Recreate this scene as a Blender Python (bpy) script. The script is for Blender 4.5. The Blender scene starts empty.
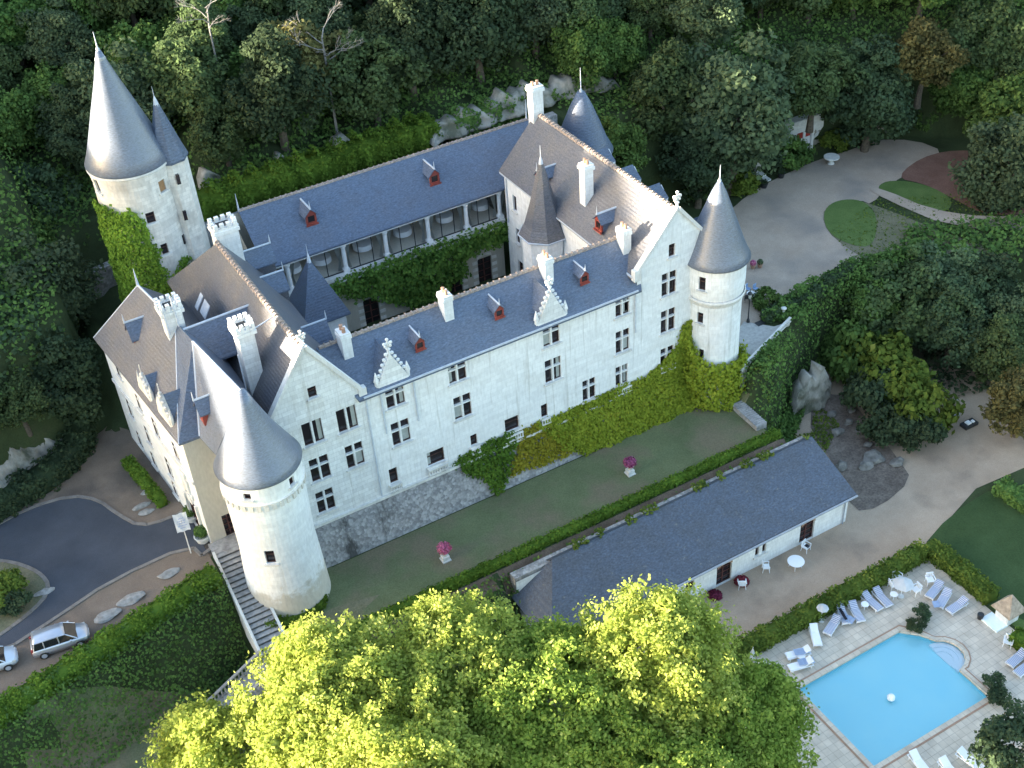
import bpy, bmesh, math, random
import numpy as np
from mathutils import Vector, Matrix
random.seed(7); RNG = np.random.default_rng(7)
SC = bpy.context.scene
COL = SC.collection
PI = math.pi

# ---------------------------------------------------------------- camera
FOC = 1238.675; PITCH = 0.66680572; ROLL = -0.07289457; YAW = 0.48221733; CAMZ = 70.0
def cam_axes():
    f0 = Vector((math.sin(YAW), math.cos(YAW), 0)); r0 = Vector((math.cos(YAW), -math.sin(YAW), 0)); up = Vector((0, 0, 1))
    fw = f0*math.cos(PITCH) - up*math.sin(PITCH); u1 = f0*math.sin(PITCH) + up*math.cos(PITCH)
    return r0*math.cos(ROLL) + u1*math.sin(ROLL), -r0*math.sin(ROLL) + u1*math.cos(ROLL), fw
CR, CU, CF = cam_axes()
CP = Vector((0, 0, CAMZ))
cd = bpy.data.cameras.new('camera'); cam = bpy.data.objects.new('camera', cd); COL.objects.link(cam)
cd.sensor_width = 36; cd.lens = FOC/1024*36; cd.clip_end = 3000; cd.clip_start = 1
m = Matrix.Identity(4)
for i in range(3):
    m[i][0] = CR[i]; m[i][1] = CU[i]; m[i][2] = -CF[i]; m[i][3] = CP[i]
cam.matrix_world = m; SC.camera = cam

# where the line of sight through a photograph point meets a level / an upright plane of the site (used to survey real positions)
def ray(px, py): return CR*((px-512)/FOC) - CU*((py-384)/FOC) + CF
def pz(px, py, z): d = ray(px, py); return CP + d*((z-CP.z)/d.z)
def py_(px, py, Y): d = ray(px, py); return CP + d*((Y-CP.y)/d.y)
def px_(px, py, X): d = ray(px, py); return CP + d*((X-CP.x)/d.x)
def proj(p):
    q = Vector(p)-CP; w = q.dot(CF)
    return (512+FOC*q.dot(CR)/w, 384-FOC*q.dot(CU)/w) if w > 1 else (-9999, -9999)

# ---------------------------------------------------------------- light
SUN_EL = math.radians(8.5); SUN_AZ = math.radians(162.5)      # direction towards the sun, measured from +X counter-clockwise
sd = Vector((math.cos(SUN_AZ)*math.cos(SUN_EL), math.sin(SUN_AZ)*math.cos(SUN_EL), math.sin(SUN_EL)))
w = bpy.data.worlds.new('World'); SC.world = w; w.use_nodes = True
nt = w.node_tree; bg = nt.nodes['Background']
sky = nt.nodes.new('ShaderNodeTexSky'); sky.sky_type = 'NISHITA'; sky.sun_disc = False
sky.sun_elevation = SUN_EL; sky.sun_rotation = math.radians(90) - SUN_AZ
sky.air_density = 1.0; sky.dust_density = 2.0; sky.ozone_density = 1.1
nt.links.new(sky.outputs[0], bg.inputs[0]); bg.inputs[1].default_value = 0.15
sl = bpy.data.lights.new('sun', 'SUN'); sl.energy = 5.0; sl.angle = math.radians(0.6); sl.color = (1.0, 0.87, 0.68)
so = bpy.data.objects.new('sun', sl); COL.objects.link(so); so.rotation_euler = sd.to_track_quat('Z', 'Y').to_euler(); so.location = (-60, 60, 80)
SC.view_settings.view_transform = 'Standard'; SC.view_settings.look = 'None'; SC.view_settings.gamma = 1
SC.view_settings.exposure = 2.75
SC.cycles.max_bounces = 5; SC.cycles.diffuse_bounces = 3; SC.cycles.glossy_bounces = 2; SC.cycles.transmission_bounces = 3; SC.cycles.transparent_max_bounces = 6
SC.cycles.use_denoising = True

# ---------------------------------------------------------------- materials
MATS = {}
def nodes_mat(name):
    m = bpy.data.materials.new(name); m.use_nodes = True
    return m, m.node_tree, m.node_tree.nodes['Principled BSDF']
def mk_noise(nt, scale, detail=4, stretch=(1, 1, 1), rough=.55):
    g = nt.nodes.new('ShaderNodeNewGeometry'); mp = nt.nodes.new('ShaderNodeMapping'); mp.inputs['Scale'].default_value = stretch
    n = nt.nodes.new('ShaderNodeTexNoise'); n.inputs['Scale'].default_value = scale; n.inputs['Detail'].default_value = detail; n.inputs['Roughness'].default_value = rough
    nt.links.new(g.outputs['Position'], mp.inputs[0]); nt.links.new(mp.outputs[0], n.inputs[0]); return n
def ramp(nt, src, stops):
    r = nt.nodes.new('ShaderNodeValToRGB'); e = r.color_ramp.elements
    while len(e) < len(stops): e.new(.5)
    for k, (p, c) in enumerate(stops): e[k].position = p; e[k].color = (*c, 1)
    nt.links.new(src, r.inputs[0]); return r
def mixc(nt, fac, a, b, mode='MIX'):
    x = nt.nodes.new('ShaderNodeMix'); x.data_type = 'RGBA'; x.blend_type = mode
    for s, v in ((x.inputs[0], fac), (x.inputs[6], a), (x.inputs[7], b)):
        if isinstance(v, (int, float)): s.default_value = v
        elif isinstance(v, tuple): s.default_value = (*v, 1)
        else: nt.links.new(v, s)
    return x.outputs[2]
def bump(nt, b, src, d=.1, s=.5):
    n = nt.nodes.new('ShaderNodeBump'); n.inputs['Distance'].default_value = d; n.inputs['Strength'].default_value = s
    nt.links.new(src, n.inputs['Height']); nt.links.new(n.outputs[0], b.inputs['Normal'])
def plain(name, c, rough=.7, metal=0, spec=None, noise=.12, scale=3):
    m, nt, b = nodes_mat(name)
    n = mk_noise(nt, scale); c2 = tuple(x*(1-noise) for x in c); c3 = tuple(min(1, x*(1+noise)) for x in c)
    nt.links.new(ramp(nt, n.outputs[0], [(.3, c2), (.7, c3)]).outputs[0], b.inputs['Base Color'])
    b.inputs['Roughness'].default_value = rough; b.inputs['Metallic'].default_value = metal
    MATS[name] = m; return m
def ground_mat(name, stops, scale=.35, fine=6, fineamt=.25, bumpd=.03, patch=None):
    m, nt, b = nodes_mat(name)
    n = mk_noise(nt, scale, 6, rough=.6); base = ramp(nt, n.outputs[0], stops).outputs[0]
    if patch:
        p = mk_noise(nt, patch[0], 3); f = ramp(nt, p.outputs[0], [(patch[1], (0, 0, 0)), (patch[2], (1, 1, 1))]).outputs[0]
        base = mixc(nt, f, base, patch[3])
    g = mk_noise(nt, fine, 5, rough=.7); gr = ramp(nt, g.outputs[0], [(.25, (1-fineamt,)*3), (.75, (1+fineamt,)*3)]).outputs[0]
    nt.links.new(mixc(nt, 1.0, base, gr, 'MULTIPLY'), b.inputs['Base Color'])
    b.inputs['Roughness'].default_value = .95; b.inputs['Specular IOR Level'].default_value = .15
    bump(nt, b, g.outputs[0], bumpd, .6); MATS[name] = m; return m
def uvec(nt):
    """wall coordinates: (run along the wall, height)"""
    g = nt.nodes.new('ShaderNodeNewGeometry'); s = nt.nodes.new('ShaderNodeSeparateXYZ'); nt.links.new(g.outputs['Position'], s.inputs[0])
    sn = nt.nodes.new('ShaderNodeSeparateXYZ'); nt.links.new(g.outputs['True Normal'], sn.inputs[0])
    a = nt.nodes.new('ShaderNodeMath'); a.operation = 'ABSOLUTE'; nt.links.new(sn.outputs[1], a.inputs[0])
    gt = nt.nodes.new('ShaderNodeMath'); gt.operation = 'GREATER_THAN'; gt.inputs[1].default_value = .7; nt.links.new(a.outputs[0], gt.inputs[0])
    mx = nt.nodes.new('ShaderNodeMix'); nt.links.new(gt.outputs[0], mx.inputs[0]); nt.links.new(s.outputs[1], mx.inputs[2]); nt.links.new(s.outputs[0], mx.inputs[3])
    c = nt.nodes.new('ShaderNodeCombineXYZ'); nt.links.new(mx.outputs[0], c.inputs[0]); nt.links.new(s.outputs[2], c.inputs[1]); return c.outputs[0]
def stone(name, c, block=(.9, .38), line=.12, stain=(.45, .42, .36), stain_lo=.56, stain_amt=.5, rough=.85, var=.06, streak=0, base=None):
    m, nt, b = nodes_mat(name)
    br = nt.nodes.new('ShaderNodeTexBrick'); nt.links.new(uvec(nt), br.inputs[0])
    br.inputs['Scale'].default_value = 1; br.inputs['Brick Width'].default_value = block[0]; br.inputs['Row Height'].default_value = block[1]
    br.inputs['Mortar Size'].default_value = .018; br.inputs['Mortar Smooth'].default_value = .3
    br.inputs['Color1'].default_value = (*[x*(1-var) for x in c], 1); br.inputs['Color2'].default_value = (*[min(1, x*(1+var)) for x in c], 1)
    br.inputs['Mortar'].default_value = (*[x*(1-line) for x in c], 1)
    n = mk_noise(nt, .55, 7, (1, 1, .6), .65); f = ramp(nt, n.outputs[0], [(stain_lo, (0,)*3), (stain_lo+.22, (stain_amt,)*3)]).outputs[0]
    col = mixc(nt, f, br.outputs[0], stain)
    if streak:
        sk = mk_noise(nt, 1.0, 4, (2.6, 2.6, .10), .6); fs = ramp(nt, sk.outputs[0], [(.58, (0,)*3), (.72, (streak,)*3)]).outputs[0]; col = mixc(nt, fs, col, (.36, .34, .30))
        pt = mk_noise(nt, .22, 5, (1, 1, 1.6), .7); col = mixc(nt, ramp(nt, pt.outputs[0], [(.50, (0,)*3), (.66, (streak*.35,)*3)]).outputs[0], col, (.56, .53, .46))
    if base:
        gz = nt.nodes.new('ShaderNodeNewGeometry'); sz = nt.nodes.new('ShaderNodeSeparateXYZ'); nt.links.new(gz.outputs['Position'], sz.inputs[0]); nb = mk_noise(nt, .8, 5, rough=.65)
        ma = nt.nodes.new('ShaderNodeMath'); ma.operation = 'MULTIPLY_ADD'; ma.inputs[1].default_value = -4.5; nt.links.new(nb.outputs[0], ma.inputs[0]); nt.links.new(sz.outputs[2], ma.inputs[2])
        mr = nt.nodes.new('ShaderNodeMapRange'); mr.inputs[1].default_value = base-2.6; mr.inputs[2].default_value = base-1.9; mr.inputs[3].default_value = .75; mr.inputs[4].default_value = 0; nt.links.new(ma.outputs[0], mr.inputs[0]); col = mixc(nt, mr.outputs[0], col, (.50, .45, .36))
    n2 = mk_noise(nt, 5, 5, (1, 1, .35)); g = ramp(nt, n2.outputs[0], [(.3, (.88,)*3), (.7, (1.06,)*3)]).outputs[0]
    nt.links.new(mixc(nt, 1., col, g, 'MULTIPLY'), b.inputs['Base Color']); b.inputs['Roughness'].default_value = rough
    bump(nt, b, n2.outputs[0], .03, .5); MATS[name] = m; return m
def slate(name, c, warm=(.12, .10, .09), warm_amt=.25, rough=.42, lich=0, spec=.5, wave=1.0):
    m, nt, b = nodes_mat(name); b.inputs['Specular IOR Level'].default_value = spec
    n = mk_noise(nt, .5, 5); base = mixc(nt, ramp(nt, n.outputs[0], [(.4, (0,)*3), (.75, (warm_amt,)*3)]).outputs[0], c, warm)
    s = mk_noise(nt, 3.2, 4, (1.4, 1.4, 5)); g = ramp(nt, s.outputs[0], [(.25, (.60,)*3), (.75, (1.40,)*3)]).outputs[0]
    col = mixc(nt, 1., base, g, 'MULTIPLY')
    s3 = mk_noise(nt, 7, 3, (1, 1, 2.2), .7); col = mixc(nt, 1., col, ramp(nt, s3.outputs[0], [(.3, (.80,)*3), (.7, (1.20,)*3)]).outputs[0], 'MULTIPLY')
    if lich:
        l = mk_noise(nt, 2.2, 6, rough=.75); col = mixc(nt, ramp(nt, l.outputs[0], [(.60, (0,)*3), (.72, (lich,)*3)]).outputs[0], col, (.30, .27, .20))
    nt.links.new(col, b.inputs['Base Color'])
    nt.links.new(ramp(nt, s.outputs[0], [(.2, (rough-.08,)*3), (.8, (rough+.14,)*3)]).outputs[0], b.inputs['Roughness'])
    wv = nt.nodes.new('ShaderNodeTexWave'); wv.bands_direction = 'Z'; wv.inputs['Scale'].default_value = 1.4; wv.inputs['Distortion'].default_value = .4
    gg = nt.nodes.new('ShaderNodeNewGeometry'); nt.links.new(gg.outputs['Position'], wv.inputs[0])
    ad = nt.nodes.new('ShaderNodeMath'); ad.operation = 'MULTIPLY_ADD'; ad.inputs[1].default_value = wave; nt.links.new(wv.outputs['Fac'], ad.inputs[0]); nt.links.new(s.outputs[0], ad.inputs[2])
    bump(nt, b, ad.outputs[0], .03, .45 if wave > .5 else .3); MATS[name] = m; return m
def leafmat(name, a, bcol, c3=None, trans=.35, var=1.0):
    m, nt, b = nodes_mat(name); nt.nodes.remove(b); out = nt.nodes['Material Output']
    g = nt.nodes.new('ShaderNodeNewGeometry'); oi = nt.nodes.new('ShaderNodeObjectInfo')
    n = mk_noise(nt, .45, 3)
    ad = nt.nodes.new('ShaderNodeMath'); ad.operation = 'MULTIPLY_ADD'; ad.inputs[1].default_value = .55; nt.links.new(g.outputs['Random Per Island'], ad.inputs[0])
    sc = nt.nodes.new('ShaderNodeMath'); sc.operation = 'MULTIPLY_ADD'; sc.inputs[1].default_value = 1.3; sc.inputs[2].default_value = -.42; nt.links.new(n.outputs[0], sc.inputs[0]); nt.links.new(sc.outputs[0], ad.inputs[2])
    stops = [(.1, a), (.85, bcol)] + ([(1., c3)] if c3 else [])
    r = ramp(nt, ad.outputs[0], stops).outputs[0]
    hs = nt.nodes.new('ShaderNodeHueSaturation'); nt.links.new(r, hs.inputs['Color'])
    h = nt.nodes.new('ShaderNodeMath'); h.operation = 'MULTIPLY_ADD'; h.inputs[1].default_value = .03*var; h.inputs[2].default_value = .5-.015*var; nt.links.new(oi.outputs['Random'], h.inputs[0]); nt.links.new(h.outputs[0], hs.inputs['Hue'])
    v = nt.nodes.new('ShaderNodeMath'); v.operation = 'MULTIPLY_ADD'; v.inputs[1].default_value = .6*var; v.inputs[2].default_value = 1-.26*var; nt.links.new(oi.outputs['Random'], v.inputs[0]); nt.links.new(v.outputs[0], hs.inputs['Value'])
    d = nt.nodes.new('ShaderNodeBsdfDiffuse'); t = nt.nodes.new('ShaderNodeBsdfTranslucent'); mx = nt.nodes.new('ShaderNodeMixShader'); mx.inputs[0].default_value = trans
    nt.links.new(hs.outputs[0], d.inputs[0]); nt.links.new(hs.outputs[0], t.inputs[0]); nt.links.new(d.outputs[0], mx.inputs[1]); nt.links.new(t.outputs[0], mx.inputs[2])
    nt.links.new(mx.outputs[0], out.inputs[0]); MATS[name] = m; return m

stone('white_stone', (.75, .755, .75)); stone('facade_stone', (.81, .815, .81), line=.07, stain_amt=.35, stain_lo=.58, stain=(.60, .56, .47), streak=.6)
stone('tower_stone', (.79, .795, .785), line=.05, stain_amt=.3, streak=.25, base=2.6)
stone('gable_stone', (.75, .755, .745), line=.20, stain_amt=.5, stain_lo=.52, stain=(.5, .47, .42), var=.09, streak=.45)
stone('old_stone', (.70, .67, .62), line=.12, stain=(.40, .37, .33), stain_lo=.46, stain_amt=.7, block=(.7, .33), var=.12)
stone('trim_stone', (.70, .69, .66), block=(2, 1), line=.03, stain=(.35, .33, .31), stain_amt=.6, stain_lo=.5)
stone('beige_render', (.52, .49, .42), block=(9, 9), line=0, stain_amt=.3)
def rubble(name, c1, c2, dark, sc_=4.2, ed_lo=.86):
    m, nt, b = nodes_mat(name); v = nt.nodes.new('ShaderNodeTexVoronoi'); v.inputs['Scale'].default_value = sc_; mpv = None
    g = nt.nodes.new('ShaderNodeNewGeometry'); nt.links.new(g.outputs['Position'], v.inputs[0])
    sp = nt.nodes.new('ShaderNodeSeparateColor'); nt.links.new(v.outputs['Color'], sp.inputs[0])
    col = ramp(nt, sp.outputs[0], [(.0, c1), (1, c2)]).outputs[0]
    ed = ramp(nt, v.outputs['Distance'], [(.35, (1,)*3), (.62, (ed_lo,)*3)]).outputs[0]
    col = mixc(nt, 1., col, ed, 'MULTIPLY')
    n = mk_noise(nt, .28, 6, (1, 1, .25), .7); f = ramp(nt, n.outputs[0], [(.57, (0,)*3), (.66, (.92,)*3)]).outputs[0]
    nt.links.new(mixc(nt, f, col, dark), b.inputs['Base Color']); b.inputs['Roughness'].default_value = .9
    bump(nt, b, v.outputs['Distance'], .1, .5); MATS[name] = m
rubble('rubble', (.20, .20, .21), (.40, .40, .41), (.05, .05, .05)); rubble('grey_rubble', (.20, .20, .20), (.42, .41, .40), (.06, .07, .05))
stone('cliff_rock', (.36, .34, .30), block=(40, 40), line=0, stain=(.07, .08, .05), stain_lo=.42, stain_amt=.9)
slate('slate', (.095, .125, .185)); slate('slate_warm', (.110, .113, .132), warm=(.17, .15, .13), warm_amt=.55)
slate('slate_tower', (.112, .138, .19), warm=(.17, .17, .175), warm_amt=.35, rough=.36, spec=1.0, wave=.12); slate('slate_barn', (.070, .088, .122), warm=(.06, .062, .065), warm_amt=.6, lich=.5, rough=.55)
plain('zinc', (.34, .37, .42), .4); plain('lead', (.52, .56, .62), .35); plain('ridge_tile', (.32, .26, .225), .8, noise=.4, scale=6)
plain('white_paint', (.8, .8, .8), .5, noise=.04); plain('cloth_white', (.78, .80, .82), .9, noise=.04); plain('curtain', (.38, .40, .38), .95)
plain('door_wood', (.10, .035, .03), .6, noise=.3); plain('red_wood', (.26, .05, .035), .6, noise=.3); plain('dark_wood', (.06, .03, .025), .55, noise=.3); plain('brown_shutter', (.30, .17, .08), .7)
plain('iron', (.02, .022, .026), .5); plain('pink', (.55, .13, .26), .8, noise=.4, scale=9); plain('dark_pink', (.22, .035, .06), .9, noise=.5, scale=9)
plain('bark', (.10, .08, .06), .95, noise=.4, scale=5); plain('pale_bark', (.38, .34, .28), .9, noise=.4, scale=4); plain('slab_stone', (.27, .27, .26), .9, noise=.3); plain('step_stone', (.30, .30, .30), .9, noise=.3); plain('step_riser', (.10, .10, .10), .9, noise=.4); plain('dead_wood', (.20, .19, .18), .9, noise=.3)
plain('brick_coping', (.40, .20, .12), .8, noise=.3, scale=4); plain('blue_fabric', (.25, .36, .55), .9); plain('skin', (.45, .28, .2), .6); plain('dark_cloth', (.03, .03, .045), .9)
plain('tyre', (.02, .02, .02), .8); plain('bright_stone', (.62, .62, .60), .8); plain('terracotta', (.36, .22, .15), .8); plain('tan_tile', (.36, .29, .22), .8, noise=.3, scale=4)
plain('earth_soil', (.07, .055, .04), .95, noise=.3); plain('white_plastic', (.85, .86, .88), .35, noise=.02); plain('red_paint', (.35, .04, .03), .5)
def glassy(name, c, rough=.12):
    m, nt, b = nodes_mat(name); b.inputs['Base Color'].default_value = (*c, 1); b.inputs['Roughness'].default_value = rough; b.inputs['Specular IOR Level'].default_value = .6; MATS[name] = m
glassy('glass', (.022, .018, .022)); glassy('car_glass', (.015, .017, .02), .05); glassy('lamp_glass', (.5, .52, .5), .2)
def carpaint(name, c, metal=.6):
    m, nt, b = nodes_mat(name); b.inputs['Base Color'].default_value = (*c, 1); b.inputs['Metallic'].default_value = metal; b.inputs['Roughness'].default_value = .3; b.inputs['Coat Weight'].default_value = .6; MATS[name] = m
carpaint('silver_paint', (.52, .55, .62)); carpaint('white_car', (.6, .65, .72), .2)
# poolside paving, water
def paving():
    m, nt, b = nodes_mat('paving'); br = nt.nodes.new('ShaderNodeTexBrick'); br.offset = 0.0
    g = nt.nodes.new('ShaderNodeNewGeometry'); nt.links.new(g.outputs['Position'], br.inputs[0]); br.inputs['Scale'].default_value = 1
    br.inputs['Brick Width'].default_value = .55; br.inputs['Row Height'].default_value = .55; br.inputs['Mortar Size'].default_value = .02
    br.inputs['Color1'].default_value = (.54, .465, .375, 1); br.inputs['Color2'].default_value = (.62, .54, .44, 1); br.inputs['Mortar'].default_value = (.42, .36, .29, 1)
    n = mk_noise(nt, 1.1, 5); gr = ramp(nt, n.outputs[0], [(.3, (.82,)*3), (.7, (1.12,)*3)]).outputs[0]
    nt.links.new(mixc(nt, 1., br.outputs[0], gr, 'MULTIPLY'), b.inputs['Base Color']); b.inputs['Roughness'].default_value = .8; MATS['paving'] = m
    m, nt, b = nodes_mat('water'); b.inputs['Base Color'].default_value = (.85, .97, 1, 1); b.inputs['Roughness'].default_value = .02; b.inputs['IOR'].default_value = 1.33; b.inputs['Transmission Weight'].default_value = 1
    n = mk_noise(nt, 2.2, 3); bump(nt, b, n.outputs[0], .02, .3); b.inputs['Alpha'].default_value = .35
    MATS['water'] = m
    m, nt, b = nodes_mat('pool_liner'); n = mk_noise(nt, .5, 3)
    nt.links.new(ramp(nt, n.outputs[0], [(.3, (.46, .93, 1.0)), (.7, (.52, .96, 1.0))]).outputs[0], b.inputs['Base Color']); b.inputs['Roughness'].default_value = .5; MATS['pool_liner'] = m
    m, nt, b = nodes_mat('pool_step'); b.inputs['Base Color'].default_value = (.86, .95, .97, 1); MATS['pool_step'] = m
    m, nt, b = nodes_mat('stripe_fabric'); wv = nt.nodes.new('ShaderNodeTexWave'); tc = nt.nodes.new('ShaderNodeTexCoord'); nt.links.new(tc.outputs['Object'], wv.inputs[0])
    wv.bands_direction = 'Y'; wv.inputs['Scale'].default_value = 2.6
    nt.links.new(ramp(nt, wv.outputs['Fac'], [(.40, (.16, .20, .33)), (.60, (.60, .62, .68))]).outputs[0], b.inputs['Base Color']); b.inputs['Roughness'].default_value = .9; MATS['stripe_fabric'] = m
paving()
ground_mat('hill_earth', [(.3, (.03, .042, .018)), (.6, (.05, .07, .03)), (.85, (.07, .065, .04))], .3)
ground_mat('lawn', [(.3, (.10, .122, .062)), (.7, (.15, .172, .09))], .25, 8, .3, patch=(.22, .46, .64, (.165, .145, .095)))
ground_mat('lawn_green', [(.3, (.075, .125, .035)), (.7, (.12, .175, .055))], .4, 9, .35)
ground_mat('lawn_deep', [(.3, (.035, .062, .022)), (.7, (.055, .09, .034))], .3, 8, .25)
ground_mat('dry_grass', [(.3, (.115, .125, .07)), (.7, (.20, .18, .125))], .4, 7, .35)
ground_mat('red_soil', [(.3, (.15, .08, .06)), (.7, (.23, .13, .10))], .4, 7, .3)
ground_mat('gravel', [(.3, (.36, .285, .225)), (.7, (.44, .36, .29))], .3, 14, .25, patch=(.2, .5, .75, (.27, .235, .205)))
ground_mat('gravel_tan', [(.3, (.33, .25, .185)), (.7, (.42, .33, .25))], .3, 14, .22, patch=(.22, .52, .75, (.21, .17, .135)))
ground_mat('forecourt_gravel', [(.3, (.165, .13, .102)), (.7, (.225, .18, .145))], .3, 14, .25, patch=(.25, .48, .7, (.12, .10, .085)))
ground_mat('asphalt', [(.3, (.058, .065, .08)), (.7, (.082, .090, .108))], .3, 16, .2)
ground_mat('kerb_stone', [(.3, (.17, .155, .14)), (.7, (.26, .24, .22))], 1.2, 9, .2)
ground_mat('rubbly_earth', [(.3, (.10, .08, .068)), (.7, (.22, .18, .15))], .5, 5, .5, .1)
ground_mat('dead_grass', [(.3, (.10, .075, .055)), (.7, (.17, .13, .10))], .6, 9, .4)
leafmat('leaf_forest', (.062, .088, .044), (.125, .180, .072), (.165, .215, .085), trans=.42, var=.8)
leafmat('leaf_dark', (.05, .075, .045), (.090, .135, .068), trans=.42, var=.7)
leafmat('leaf_blue', (.07, .105, .065), (.145, .20, .10), trans=.42, var=.7)
leafmat('leaf_autumn', (.08, .078, .035), (.19, .18, .07), (.26, .18, .08), var=.7)
leafmat('leaf_bush', (.055, .10, .034), (.15, .245, .065), var=.6)
leafmat('leaf_plane', (.26, .33, .06), (.50, .56, .14), (.68, .70, .27), trans=.5, var=.05)
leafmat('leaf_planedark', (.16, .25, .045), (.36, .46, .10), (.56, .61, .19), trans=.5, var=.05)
leafmat('hedge_leaf', (.07, .11, .025), (.17, .23, .045), (.27, .28, .07), var=.4)
leafmat('hedge_lime', (.06, .11, .018), (.15, .25, .04), var=.4)
leafmat('ivy_lime', (.20, .26, .03), (.33, .39, .05), (.40, .36, .06), var=.1)
leafmat('ivy_green', (.06, .12, .02), (.14, .24, .04), var=.1)
leafmat('ivy_rust', (.20, .20, .025), (.32, .29, .04), (.37, .24, .05), var=.1)
leafmat('ivy_tower', (0.088, 0.150, 0.025), (0.200, 0.312, 0.044))
leafmat('leaf_wisteria', (.06, .13, .03), (.18, .31, .065), var=.1)
leafmat('flower_pink', (0.300, 0.050, 0.130), (0.620, 0.220, 0.380), trans=.2)
leafmat('flower_dark', (0.100, 0.015, 0.030), (0.240, 0.050, 0.080), trans=.2)
leafmat('grass_blade', (0.050, 0.090, 0.020), (0.100, 0.150, 0.040), trans=.3)

# ---------------------------------------------------------------- object helpers
def wloc(o):
    v = Vector((0, 0, 0))
    while o is not None: v += o.location; o = o.parent
    return v
def tag(o, label=None, cat=None, group=None, kind=None):
    if label: o['label'] = label
    if cat: o['category'] = cat
    if group: o['group'] = group
    if kind: o['kind'] = kind
    return o
def thing(name, label, cat, loc=(0, 0, 0), rz=0, group=None):
    o = bpy.data.objects.new(name, None); COL.objects.link(o); o.location = loc; o.rotation_euler = (0, 0, rz); o.empty_display_size = .3
    return tag(o, label, cat, group)
def link_mesh(name, me, parent, mats, shift=True, origin=None):
    for x in mats: me.materials.append(MATS[x])
    o = bpy.data.objects.new(name, me); COL.objects.link(o)
    if parent is not None:
        o.parent = parent
        if shift:
            v = wloc(parent); me.transform(Matrix.Translation(-v))
    elif shift:
        if origin is None and len(me.vertices):
            a = np.empty(len(me.vertices)*3); me.vertices.foreach_get('co', a); a = a.reshape(-1, 3)
            origin = ((a[:, 0].min()+a[:, 0].max())/2, (a[:, 1].min()+a[:, 1].max())/2, a[:, 2].min())
        me.transform(Matrix.Translation(-Vector(origin))); o.location = origin
    return o
def obj(name, bm, mats, parent=None, smooth=False, shift=True, label=None):
    """link a bmesh as one mesh object; world coordinates are turned into the parent's when shift is set"""
    if isinstance(mats, str): mats = [mats]
    me = bpy.data.meshes.new(name); bm.normal_update(); bm.to_mesh(me); bm.free()
    if smooth: me.polygons.foreach_set('use_smooth', [True]*len(me.polygons))
    o = link_mesh(name, me, parent, mats, shift)
    if label: o['label'] = label
    return o
def np_mesh(name, V, Q, mats, mi=None, parent=None, shift=True, smooth=False, origin=None):
    me = bpy.data.meshes.new(name); k = Q.shape[1]
    me.vertices.add(len(V)); me.vertices.foreach_set('co', V.astype(np.float32).ravel())
    me.loops.add(Q.size); me.loops.foreach_set('vertex_index', Q.astype(np.int32).ravel())
    me.polygons.add(len(Q)); me.polygons.foreach_set('loop_start', np.arange(0, Q.size, k, dtype=np.int32)); me.polygons.foreach_set('loop_total', np.full(len(Q), k, dtype=np.int32))
    if mi is not None: me.polygons.foreach_set('material_index', mi.astype(np.int32))
    if smooth: me.polygons.foreach_set('use_smooth', np.ones(len(Q), dtype=bool))
    me.update(calc_edges=True)
    return link_mesh(name, me, parent, mats, shift, origin)
def copy_tree(o, parent=None, loc=None, rz=None, sc=None, label=None, group=None):
    c = o.copy(); COL.objects.link(c); c.parent = parent
    if loc is not None: c.location = loc
    if rz is not None: c.rotation_euler = (0, 0, rz)
    if sc is not None: c.scale = sc if hasattr(sc, '__len__') else (sc, sc, sc)
    if label: c['label'] = label
    if group: c['group'] = group
    for ch in list(o.children): copy_tree(ch, c)
    return c
def B(): return bmesh.new()
def box(bm, x0, x1, y0, y1, z0, z1, mi=0):
    vs = [bm.verts.new((x, y, z)) for z in (z0, z1) for x, y in ((x0, y0), (x1, y0), (x1, y1), (x0, y1))]
    for f in ((0, 3, 2, 1), (4, 5, 6, 7), (0, 1, 5, 4), (1, 2, 6, 5), (2, 3, 7, 6), (3, 0, 4, 7)):
        bm.faces.new([vs[i] for i in f]).material_index = mi
def obox(bm, c, d, L, W, z0, z1, mi=0):
    """box centred at c (x, y), long side L along direction d (angle), width W"""
    a = Vector((math.cos(d), math.sin(d))); n = Vector((-a.y, a.x)); c = Vector(c)
    P = [c+a*(sx*L/2)+n*(sy*W/2) for sx, sy in ((-1, -1), (1, -1), (1, 1), (-1, 1))]
    prism(bm, [tuple(p) for p in P], z0, z1, mi)
def prism(bm, poly, z0, z1, mi=0, top=None):
    """upright prism over a 2-D outline; top gives another outline at z1 (batter)"""
    top = top or poly
    lo = [bm.verts.new((p[0], p[1], z0)) for p in poly]; hi = [bm.verts.new((p[0], p[1], z1)) for p in top]; n = len(poly)
    bm.faces.new(lo[::-1]).material_index = mi; bm.faces.new(hi).material_index = mi
    for i in range(n): bm.faces.new((lo[i], lo[(i+1) % n], hi[(i+1) % n], hi[i])).material_index = mi
def lathe(bm, c, prof, seg=24, mi=0, a0=0, cap=True):
    rings = []
    for r, z in prof:
        rings.append([bm.verts.new((c[0]+r*math.cos(a0+2*PI*k/seg), c[1]+r*math.sin(a0+2*PI*k/seg), z)) for k in range(seg)])
    for A, Bq in zip(rings, rings[1:]):
        for k in range(seg): bm.faces.new((A[k], A[(k+1) % seg], Bq[(k+1) % seg], Bq[k])).material_index = mi
    if cap:
        bm.faces.new(rings[0][::-1]).material_index = mi; bm.faces.new(rings[-1]).material_index = mi
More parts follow.
